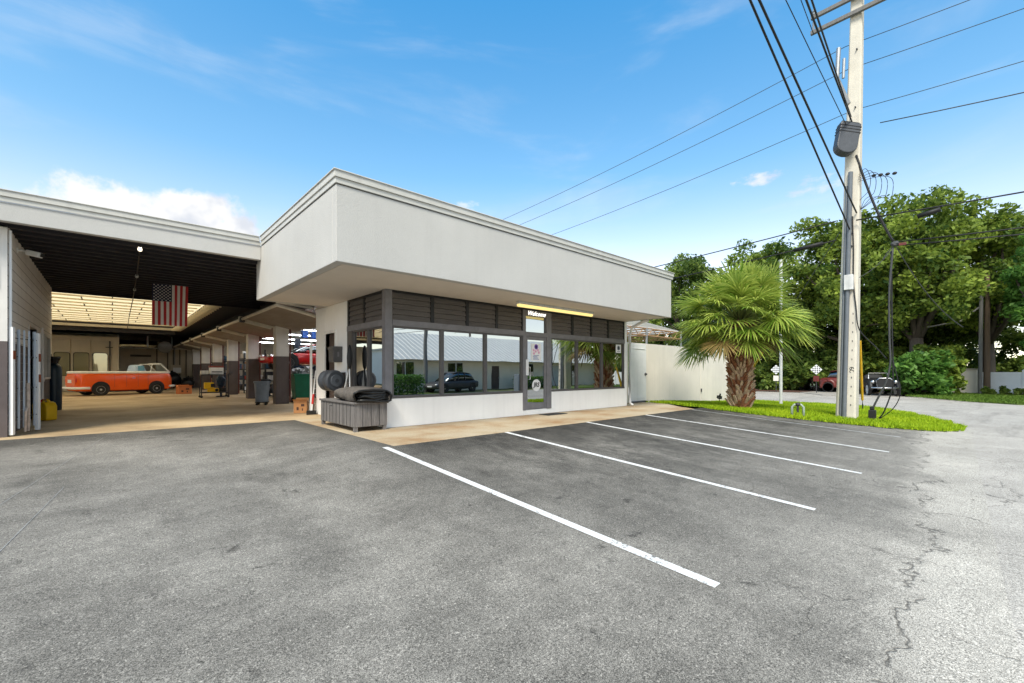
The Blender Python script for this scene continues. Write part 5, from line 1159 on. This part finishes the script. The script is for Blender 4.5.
# drop bundle, ground box, cable loops
line('long grey cable hanging from the cable knot down toward the grass', spline([(UX+.1,1.98,4.9),(UX+.12,2.06,3.6),(UX+.14,2.06,2.2),(UX+.14,2.04,1.5),(UX+.14,2.14,.9),(UX+.16,2.32,.45),(UX+.2,2.46,.1)]), .026, CABLE_G)
line('black cable loop reaching the grass beside the marker box', spline([(UX+.12,2.02,4.8),(UX+.14,2.0,2.4),(UX+.14,1.98,1.2),(UX+.14,2.0,.7),(UX+.2,2.2,.0),(UX+.25,2.36,-.25)]), .018, CABLE)
line('rightmost thin cable loop touching the grass', spline([(UX+.14,1.99,1.6),(UX+.14,1.86,.9),(UX+.16,1.83,.5),(UX+.2,2.0,.1),(UX+.26,2.34,-.25)]), .012, CABLE)
mb = MB(); mb.prism([(UX+.12,2.38),(UX+.28,2.38),(UX+.28,2.56),(UX+.12,2.56)], -.32, .05); mb.prism([(UX+.15,2.42),(UX+.25,2.42),(UX+.25,2.53),(UX+.15,2.53)], .05, .16)
mb.build('cable_marker', BLACKM, None, org=(UX+.2,2.47,-.3), bevel=.02, label='short black cable marker box on the grass right of the pole', cat='cable box')
def guy(label, a, b, l0, l1):
    t = thing('guy_wire', label, 'guy wire', a, group='guy wires with yellow guards'); A, B = Vector(a), Vector(b); d = (B-A).normalized()
    MB().tube([tuple(A), tuple(B)], .010, 6).build('wire', CABLE_G, t); MB().tube([tuple(A+d*l0), tuple(A+d*l1)], .042, 8).build('guard', GYEL, t, smooth='auto'); MB().tube([tuple(A-d*.2), tuple(A+d*.3)], .02, 6).build('anchor_rod', DSTEEL, t)
guy('guy wire with yellow guard just right of the concrete pole', (21.8,3.42,-.3),(UX+.25,3.05,10.5),.45,2.9)
guy('guy wire with yellow guard mostly hidden behind the concrete pole', (21.6,3.65,-.3),(UX+.25,3.1,9.2),.3,2.6)
guy('slanting guy wire with yellow guard behind the palm trunk', (20.6,8.0,-.25),(UX,3.2,5.7),1.0,3.6)
t = thing('sign_post', 'tall thin white metal post at the far edge of the grass strip', 'post', (22.4,6.45,-.3)); MB().tube([(22.4,6.45,-.35),(22.4,6.45,6.2)], .065, 10).build('pole', WPAINT_D, t, smooth='auto'); MB().lathe([(.09,6.2),(.09,6.28),(0,6.32)], (22.4,6.45,0), 10).build('cap', WPAINT_D, t)
t = thing('backflow_valve', 'small grey green looped pipe valve on the near edge of the grass', 'valve', (15.4,3.98,gz(15.4,3.98)))
z = gz(15.4,3.98); mb = MB(); mb.tube([(15.36,4.12,z-.05),(15.36,4.12,z+.32),(15.38,4.06,z+.39),(15.4,3.98,z+.40),(15.42,3.90,z+.39),(15.44,3.84,z+.32),(15.44,3.84,z-.05)], .035, 8); mb.build('pipe', M('valve_pipe', (.30,.36,.30), .5, .2, 8), t, smooth=True)
mb = MB(); mb.ell((15.4,3.98,z+.40),(.06,.08,.06),10,6); mb.tube([(15.4,3.98,z+.36),(15.4,3.98,z+.16)], .03, 6); mb.build('valve_body', DSTEEL, t)
z = gz(21,8.6); t = thing('garden_light', 'small black garden spotlight on a stake before the beige wall', 'garden light', (21,8.6,z)); mb = MB(); mb.tube([(21,8.6,z-.05),(21,8.6,z+.2)], .015, 6); mb.build('stake', BLACKM, t); mb = MB(); mb.obox((21,8.6,z+.28),(.22,.16,.13),Matrix.Rotation(.3,3,'Y')); mb.tube([(20.9,8.55,z+.32),(20.86,8.5,z+.45)], .04, 6); mb.build('lamp_head', BLACKM, t)
# across the street: marker signs, cars, shed, fence, wooden pole
CHK = M('sign_dark', (.05,.05,.05), .6)
for x, y, m2, lb in ((37.6,11.15,BEIGE_L,'left diamond sign with white checks and a cream plate in the mulch'),(37.6,8.55,MAROON,'right diamond sign with white checks and a red plate near the red car')):
    z = gz(x,y); t = thing('marker_sign', lb, 'sign', (x,y,z), R_(0), group='diamond signs in the mulch')
    MB().tube([(x,y,z-.1),(x,y,z+1.35)], .03, 6).build('post', DSTEEL, t)
    mb = MB(); r_ = .36; zc = z+1.72; mb.add([(x-.04,y-r_,zc),(x-.04,y,zc-r_),(x-.04,y+r_,zc),(x-.04,y,zc+r_),(x-.02,y-r_,zc),(x-.02,y,zc-r_),(x-.02,y+r_,zc),(x-.02,y,zc+r_)], [(0,1,2,3),(7,6,5,4),(0,4,5,1),(1,5,6,2),(2,6,7,3),(3,7,4,0)]); bd = mb.build('board', PAPER, t)
    mb = MB()
    for i in range(5):
        for j in range(5):
            if (i+j) % 2 == 1:
                a, b = (i-2)*.095, (j-2)*.095; cy, cz_ = y+(a-b)*.707, zc+(a+b)*.707; q = .0475*1.414*.9
                mb.add([(x-.044,cy-q,cz_),(x-.044,cy,cz_-q),(x-.044,cy+q,cz_),(x-.044,cy,cz_+q)], [(0,1,2,3)])
    mb.build('checks', CHK, bd); mb = MB(); mb.box(x-.05,x-.03, y-.18,y+.18, zc-.86,zc-.46); mb.build('plate', m2, t)
def vintage(label, loc, rz, paint, closed=True):
    c = thing('vintage_car', label, 'car', loc, rz, group='vintage cars across the street', local=True)
    st = [(-1.9,.35,.5,.9),(-1.75,.6,.42,1.05),(-1.2,.72,.40,1.12),(-.2,.72,.40,1.08),(.3,.60,.42,1.02),(1.5,.42,.45,1.0),(1.62,.38,.46,.98)]
    mb = MB(); mb.loft([srect(x,w,a,b,3.2,18) for x,w,a,b in st]); mb.build('body', paint, c, smooth=True)
    mb = MB(); mb.loft([srect(x,w,a,b,3,16) for x,w,a,b in ((-1.35,.5,1.0,1.15),(-1.15,.6,1.0,1.5),(-.5,.6,1.0,1.62),(0,.58,1.0,1.55),(.15,.56,1.0,1.1))] if closed else [srect(x,.5,.95,h_,3,16) for x,h_ in ((-1.2,1.1),(-1.1,1.34),(-.9,1.34),(-.8,1.1))]); cb = mb.build('cabin' if closed else 'seat', CARGLASS if closed else RUBBER, c, smooth=True)
    if not closed: mb = MB(); mb.tube([(.2,-.5,1.05),(.1,-.48,1.42),(.1,.48,1.42),(.2,.5,1.05)], .03, 6); mb.build('windscreen_frame', CHROME, c)
    mb = MB(); mb.loft([srect(x,w,a,b,3,16) for x,w,a,b in ((-1.2,.58,1.48,1.56),(-.5,.62,1.58,1.67),(.05,.58,1.50,1.58))]); closed and mb.build('roof', paint, cb, smooth=True)
    for x in (-1.25,1.25):
        for s_ in (-1,1):
            mb = MB(); mb.tube([(x+.42*math.cos(a),s_*.68,.38+.50*math.sin(a)) for a in frange(R_(-5),R_(190),.3)], [.13]*len(frange(R_(-5),R_(190),.3)), 8); mb.build('fender', paint, c, smooth=True)
            wheel(c, x, s_*.70, .36, .36, .18, whitewall=True)
    mb = MB(); mb.prism([(-.36,.45),(.36,.45),(.40,.95),(.25,1.08),(-.25,1.08),(-.40,.95)], 1.62, 1.68, 'x'); gl = mb.build('grille', BLACKM, c); mb = MB(); mb.tube([(1.69,-.36,.45),(1.69,.36,.45),(1.69,.42,.95),(1.69,.26,1.1),(1.69,-.26,1.1),(1.69,-.42,.95),(1.69,-.36,.45)], .035, 8); mb.build('surround', CHROME, gl, smooth=True)
    for s_ in (-1,1): mb = MB(); mb.ell((1.55,s_*.56,.86),(.12,.12,.12),12,8); mb.build('headlight', CHROME, c, smooth=True)
    mb = MB(); mb.tube([(1.8,-.7,.5),(1.88,0,.5),(1.8,.7,.5)], .04, 8); mb.build('bumper', CHROME, c, smooth=True)
vintage('red vintage car with white wall tyres half hidden by the concrete pole', (40.2,7.0,-.28), R_(270), MAROON)
vintage('open dark vintage car with chrome grille right of the concrete pole', (37.3,5.1,-.28), R_(200), BLACKM, False)
t = thing('utility_shed', 'low beige double door shed left of the wooden pole', 'shed', (43.6,1.6,-.3)); mb = MB(); mb.box(42.6,44.2, .66,2.5, -.35,1.36); mb.build('body', BEIGE_L, t, bevel=.01); mb = MB(); mb.box(42.5,44.3, .6,2.56, 1.36,1.44); mb.build('roof', BEIGE, t)
for y in (.72,1.60): mb = MB(); mb.box(42.57,42.6, y,y+.85, -.2,1.3); d = mb.build('door', BEIGE_L, t); mb = MB(); mb.box(42.55,42.57, 1.52 if y < 1 else 1.64, 1.56 if y < 1 else 1.68, .5,.65); mb.build('handle', DSTEEL, d)
t = thing('vinyl_fence', 'white vinyl panel fence across the street at the right edge', 'fence', (43,-5,-.3))
for k in range(7):
    y1 = .6-2.05*k; y0_ = y1-1.9
    mb = MB(); mb.box(42.96,43.04, y0_,y1, -.2,1.2); mb.build('panel', VINYL, t, bevel=.01); mb = MB(); mb.box(42.92,43.08, y0_-.14,y0_+.0, -.35,1.3); po = mb.build('post', VINYL, t, bevel=.01); mb = MB(); mb.add([(42.9,y0_-.16,1.3),(43.1,y0_-.16,1.3),(43.1,y0_+.02,1.3),(42.9,y0_+.02,1.3),(43,y0_-.07,1.37)], [(0,1,4),(1,2,4),(2,3,4),(3,0,4)]); mb.build('cap', VINYL, po)
t = thing('wooden_pole', 'weathered brown wooden utility pole between the shed and white fence', 'utility pole', (42,.32,-.3))
MB().tube([(42,.22,-.4),(42.05,.2,7.6)], [.17,.12], 10).build('shaft', WOODPOLE, t, smooth='auto'); MB().tube([(41.8,.52,-.3),(41.85,.47,6.2)], .10, 8).build('riser', GREYPOLE, t, smooth='auto'); mb = MB(); mb.tube([(41.85,.5,5.5),(41.7,1.4,4.6),(41.5,3.0,4.3)], .05, 6); mb.build('cable_arm', GREYPOLE, t)
CLOUDS = [(1.50, 0.268, 0.19, 0.066, 1.0), (0.313, 0.367, 0.058, 0.015, 0.8), (0.226, 0.336, 0.060, 0.022, 0.55), (0.93, 0.36, 0.03, 0.012, 0.6)]
# ------------------------------------------------------------------ behind the camera (mirrored in the windows)
ln = MB(); ln.prism([(-40,-30),(90,-30),(90,-9.3),(-40,-9.3)], -.6, -.44); ln.build('house_lawn', bpy.data.materials['far_turf'], kind='structure')
hs = thing('house', 'low white house with a pale standing seam hip roof across the front street', 'house', (29,-19,-.4))
HW = M('house_wall', (.86,.76,.60), .85, .06, 1.2); HR = M('seam_roof_metal', (.60,.60,.58), .45, .06, 1.5)
mb = MB(); mb.box(14,46, -24,-14.8, -.5,2.3); mb.build('wall', HW, hs)
a, b, c, d_ = (13.2,-13.9,2.22),(46.8,-13.9,2.22),(46.8,-25,2.22),(13.2,-25,2.22); e, f_ = (19.5,-19.5,4.9),(41,-19.5,4.9)
mb = MB(); mb.add([a,b,c,d_,e,f_], [(0,1,5,4),(1,2,5),(2,3,4,5),(3,0,4),(3,2,1,0)]); rf = mb.build('roof', HR, hs)
mb = MB()
for x in frange(13.4,46.6,.5):   # seams up the front slope and left hip
    t1 = min(1, (x-13.2)/6.3, (46.8-x)/5.8); p0 = Vector((x,-13.9,2.23)); p1 = Vector((x,-13.9-5.6*t1,2.23+2.68*t1)); mb.tube([tuple(p0),tuple(p1)], .035, 4)
mb.build('seam', HR, rf)
for x in (17,22,31,38): 
    w = MB().box(x,x+1.6, -14.81,-14.76, .7,2.0).build('window', PANE_D, hs); mb = MB(); mb.box(x-.08,x+1.68,-14.80,-14.74,.62,.7); mb.box(x-.08,x+1.68,-14.80,-14.74,2.0,2.08); mb.box(x+.76,x+.84,-14.80,-14.74,.7,2.0); mb.build('frame', WPAINT, w)
dd = MB().box(27,28, -14.82,-14.77, -.4,1.8).build('door', DOORWOOD, hs); mb = MB(); mb.box(27.85,27.9,-14.74,-14.77,.6,.75); mb.build('handle', CHROME, dd)
mb = MB(); mb.box(34,37, -14.82,-14.77, -.4,1.9); mb.build('garage_door', WPAINT_D, hs)
car('parked_suv', 'dark parked car in front of the white house', (20.6,-12.2,-.42), R_(172), DSTEEL, 4.7, 1.6, .92)
def hedge(label, x0, x1, y0, y1, h, seed, mat=LEAF_C, cat='hedge'):
    global rng
    rng = np.random.default_rng(seed); n = int((x1-x0)*(y1-y0)*h*260)+500; z0 = gz((x0+x1)/2,(y0+y1)/2)
    P = np.column_stack([rng.uniform(x0,x1,n),rng.uniform(y0,y1,n),z0+rng.random(n)**.7*h])
    t = thing('hedge', label, cat, ((x0+x1)/2,(y0+y1)/2,z0)); leaf_object('foliage', leaf_quads(P,.13), np.clip(rng.normal(.4,.25,n),0,1), mat, t)
    mb = MB(); [mb.tube([(x,(y0+y1)/2,z0-.1),(x,(y0+y1)/2,z0+h*.8)], [.06,.02], 5) for x in frange(x0+.3,x1-.3,.8)]; mb.build('stem', BARK, t)
hedge('clipped green hedge across the front street left of the dark car', 12.5,16.8,-11.4,-10.0,1.5,31)
hedge('low green hedge by the house door', 28.5,33,-13.6,-12.6,1.1,32)
hedge('green hedge in the yard left of the garage', -9.5,-8.0,22,34,1.5,33)
t = thing('electric_cabinet', 'grey street cabinet on the verge before the house', 'cabinet', (26.5,-10.5,-.4)); mb = MB(); mb.box(26.2,27.2, -10.8,-10.2, -.44,1.0); mb.build('body', GREYPL, t, bevel=.02); mb = MB(); mb.box(26.25,27.15,-10.2,-10.18,-.3,.95); mb.build('door', GREYPL, t)
t = thing('wooden_pole', 'grey wooden pole on the verge across the front street', 'utility pole', (18.6,-13.0,-.4)); MB().tube([(18.6,-13,-.5),(18.6,-13,10)], [.17,.12], 10).build('shaft', GREYPOLE, t, smooth='auto'); mb = MB(); mb.obox((18.6,-13,9.3),(2.2,.12,.14)); mb.build('crossarm', GREYPOLE, t)
line('phone cable along the far side of the front street', para((-40,-12.9,6.8),(18.6,-12.9,7.0),.8,16)+para((18.6,-12.9,7.0),(80,-12.9,7.2),.9,16)[1:], .03, CABLE, group='cables across the front street'); line('upper cable along the far side of the front street', para((-40,-12.9,8.8),(18.6,-12.9,9.2),.8,16)+para((18.6,-12.9,9.2),(80,-12.9,9.2),.9,16)[1:], .03, CABLE, group='cables across the front street')
for k,(x,y,lb) in enumerate(((36,-12.5,'slim palm in front of the white house'),(33.5,-27,'slim palm rising behind the white house roof'),(45,-11.5,'slim palm at the far end of the front street'))):
    t = thing('slim_palm', lb, 'palm tree', (x,y,-.4), group='slim palms across the front street'); H = 5.2 if y > -20 else 7.8
    MB().tube([(x,y,-.5),(x+.1,y,2.),(x+.15,y,H)], [.2,.15,.13], 10).build('trunk', BARK, t, smooth=True); rr = random.Random(k); Q = []; T = []
    for i in range(22):
        az = i*2.4; el = R_(75-105*i/22); L_ = 2.0; d = Vector((math.cos(az)*math.cos(el),math.sin(az)*math.cos(el),math.sin(el))); s_ = Vector((-math.sin(az),math.cos(az),0)); o_ = Vector((x+.15,y,H))
        for j in range(18):
            u = .2+.8*j/18; c = o_+d*L_*u+Vector((0,0,-.8*u*u))
            for sg in (-1,1):
                tip = c+s_*sg*.5*(1.1-u*.6)+d*.3+Vector((0,0,-.22)); Q.append([tuple(c),tuple(c+d*.06),tuple(tip+d*.02),tuple(tip)]); T.append(rr.random())
    leaf_object('fronds', np.array(Q), T, LEAF_A, t)
tree('round tree at the left end of the front street', 4,-22,-.4,3,5.5,4,3.5,3.2,30,110,.34,LEAF_B,seed=31,group='trees across the front street',trunk_r=.25,crad=(.9,1.5))
tree('dark tree behind the white house', 52,-16,-.4,3,5.5,4,3.5,3.2,30,110,.34,LEAF_A,seed=32,group='trees across the front street',trunk_r=.25,crad=(.9,1.5))
# neighbour's wall seen in the side window's reflection
nb = thing('neighbour_building', 'plain white block building beyond the yard left of the garage', 'building', (-16,28,0)); mb = MB(); mb.box(-22,-13, 12.6,48, -.3,3.6); mb.build('wall', WHITE, nb); mb = MB(); mb.box(-22.2,-12.8, 12.4,48.2, 3.6,3.8); mb.build('roof', TRIMM, nb); w = MB().box(-13.0,-12.96, 24,25.4, 1,2.2).build('window', PANE_D, nb)

# ------------------------------------------------------------------ sky, sun, camera
SUN_EL, SUN_AZ = 51., 217.   # azimuth: direction the sun stands in, degrees ccw from +X (behind the camera, to its left)
w = bpy.data.worlds.new('World'); sc.world = w; w.use_nodes = True; nt = w.node_tree; N, L = nt.nodes, nt.links
bg = N['Background']; sky = N.new('ShaderNodeTexSky'); sky.sky_type = 'NISHITA'; sky.sun_disc = False
sky.sun_elevation = R_(SUN_EL); sky.sun_rotation = R_(90-SUN_AZ); sky.altitude = 0; sky.air_density = 1.0; sky.dust_density = .6; sky.ozone_density = 2.2
SKY_K = .075
SKY_LOW, SKY_LM, SKY_MID, SKY_TOP = (1.02,.96,.88), (1.22,.87,.70), (.56,.77,.74), (.10,.72,.91)
bg.inputs['Strength'].default_value = SKY_K
def MA(o, a, b=None, c=None, cl=False):
    n = N.new('ShaderNodeMath'); n.operation = o; n.use_clamp = cl
    for i, q in enumerate((a,b,c)):
        if q is None: continue
        if isinstance(q,(int,float)): n.inputs[i].default_value = q
        else: L.new(q, n.inputs[i])
    return n.outputs[0]
tc = N.new('ShaderNodeTexCoord'); D = tc.outputs['Generated']; sp_ = N.new('ShaderNodeSeparateXYZ'); L.new(D, sp_.inputs[0])
az = MA('ARCTAN2', sp_.outputs[1], sp_.outputs[0]); el = MA('ARCSINE', sp_.outputs[2])
comb = N.new('ShaderNodeCombineXYZ'); L.new(az, comb.inputs[0]); L.new(el, comb.inputs[1])
def wnoise(scale, detail, rough, sx=1., sy=1., dist=0):
    mp = N.new('ShaderNodeMapping'); mp.inputs['Scale'].default_value = (sx,sy,1); L.new(comb.outputs[0], mp.inputs['Vector'])
    n = N.new('ShaderNodeTexNoise'); n.inputs['Scale'].default_value = scale; n.inputs['Detail'].default_value = detail; n.inputs['Roughness'].default_value = rough; n.inputs['Distortion'].default_value = dist
    L.new(mp.outputs[0], n.inputs['Vector']); return n.outputs['Fac']
n_big = wnoise(14, 8, .6); n_sm = wnoise(30, 7, .62, .8, 1.6); n_sh = wnoise(9, 4, .6); n_w = wnoise(2.6, 7, .55, .8, 3.4, .5)
def RM(v, a, b, c, d):
    r = N.new('ShaderNodeMapRange'); r.interpolation_type = 'SMOOTHSTEP'
    for i, q in enumerate((a,b,c,d)): r.inputs[1+i].default_value = q
    L.new(v, r.inputs[0]); return r.outputs[0]
dens = None
for (a0,e0,wa,we,k) in CLOUDS:
    q = MA('SUBTRACT', 1, MA('ADD', MA('POWER', MA('ABSOLUTE', MA('DIVIDE', MA('SUBTRACT', az, a0), wa)), 2), MA('POWER', MA('ABSOLUTE', MA('DIVIDE', MA('SUBTRACT', el, e0), we)), 2)))
    q = MA('ADD', q, MA('MULTIPLY', MA('SUBTRACT', n_big if wa > .1 else n_sm, .5), 2.6 if wa > .1 else 4.5)); q = RM(q, .15 if wa > .1 else .2, .75 if wa > .1 else 1.5, 0, k)
    dens = q if dens is None else MA('MAXIMUM', dens, q)
# clouds added behind the camera as neutral fill, pale in the window reflections
back = RM(MA('ADD', MA('MULTIPLY', sp_.outputs[0], -.66), MA('MULTIPLY', sp_.outputs[1], -.75)), -.05, .55, 0, 1)
fill_bank = MA('MULTIPLY', MA('MULTIPLY', RM(wnoise(2.6, 7, .6, 1, 1.6), .34, .62, .25, 1), back), RM(el, .02, .35, .35, .95))
dens = MA('MAXIMUM', dens, fill_bank)
fill_veil = MA('MULTIPLY', RM(wnoise(2.0, 6, .6), .3, .7, .55, 1), RM(el, R_(46), R_(66), 0, .8))   # cloud added overhead, above the frame, to whiten the light on the ground
dens = MA('MAXIMUM', dens, fill_veil)
wisp = MA('MULTIPLY', RM(n_w, .49, .76, 0, .22), RM(el, .12, .3, .2, 1))
dens = MA('MAXIMUM', dens, wisp)
sc_ = N.new('ShaderNodeMix'); sc_.data_type = 'RGBA'; L.new(dens, sc_.inputs['Factor'])
ge = N.new('ShaderNodeValToRGB'); el_ = ge.color_ramp.elements
el_[0].position = .0; el_[0].color = (*SKY_LOW,1); el_[1].position = 1.; el_[1].color = (*SKY_TOP,1); em = el_.new(.47); em.color = (*SKY_MID,1); em = el_.new(.22); em.color = (*SKY_LM,1)
L.new(MA('DIVIDE', el, R_(50)), ge.inputs[0])
tint = N.new('ShaderNodeMix'); tint.data_type = 'RGBA'; tint.blend_type = 'MULTIPLY'; tint.inputs['Factor'].default_value = 1; L.new(sky.outputs[0], tint.inputs['A']); L.new(ge.outputs[0], tint.inputs['B'])
s2_ = N.new('ShaderNodeVectorMath'); s2_.operation = 'SCALE'; s2_.inputs['Scale'].default_value = 2.0; L.new(tint.outputs['Result'], s2_.inputs[0])
L.new(s2_.outputs[0], sc_.inputs['A']); CLV = 5.2; ccol = N.new('ShaderNodeMix'); ccol.data_type = 'RGBA'; ccol.inputs['A'].default_value = (CLV*.80,CLV*.84,CLV*.92,1); ccol.inputs['B'].default_value = (CLV*1.08,CLV*1.08,CLV*1.08,1); L.new(RM(n_sh,.38,.58,0,1), ccol.inputs['Factor']); L.new(ccol.outputs['Result'], sc_.inputs['B'])
L.new(sc_.outputs['Result'], bg.inputs['Color'])
sl = bpy.data.lights.new('sun', 'SUN'); sl.energy = 2.2; sl.angle = R_(20); sl.color = (1,.93,.80)
so_ = bpy.data.objects.new('sun', sl); COL.objects.link(so_)
dv = Vector((math.cos(R_(SUN_AZ))*math.cos(R_(SUN_EL)), math.sin(R_(SUN_AZ))*math.cos(R_(SUN_EL)), math.sin(R_(SUN_EL))))
so_.rotation_euler = dv.to_track_quat('Z','Y').to_euler(); so_.location = (-10,-10,30)
cam = bpy.data.cameras.new('camera'); co = bpy.data.objects.new('camera', cam); COL.objects.link(co); sc.camera = co
co.location = (0,0,1.21); co.rotation_euler = (PI/2,0,R_(47.6-90)); cam.sensor_width = 36; cam.lens = 36*438.2/1024; cam.shift_y = 30.5/1024; cam.clip_end = 2000; cam.clip_start = .05
sc.view_settings.view_transform = 'Standard'; sc.view_settings.look = 'None'; sc.view_settings.exposure = 1.32; sc.view_settings.gamma = 1
sc.render.engine = 'CYCLES'; sc.cycles.use_denoising = True
try: sc.cycles.denoiser = 'OPENIMAGEDENOISE'
except Exception: pass
sc.cycles.max_bounces = 8; sc.cycles.diffuse_bounces = 5; sc.cycles.glossy_bounces = 4; sc.cycles.transmission_bounces = 4
sc.cycles.sample_clamp_indirect = 8
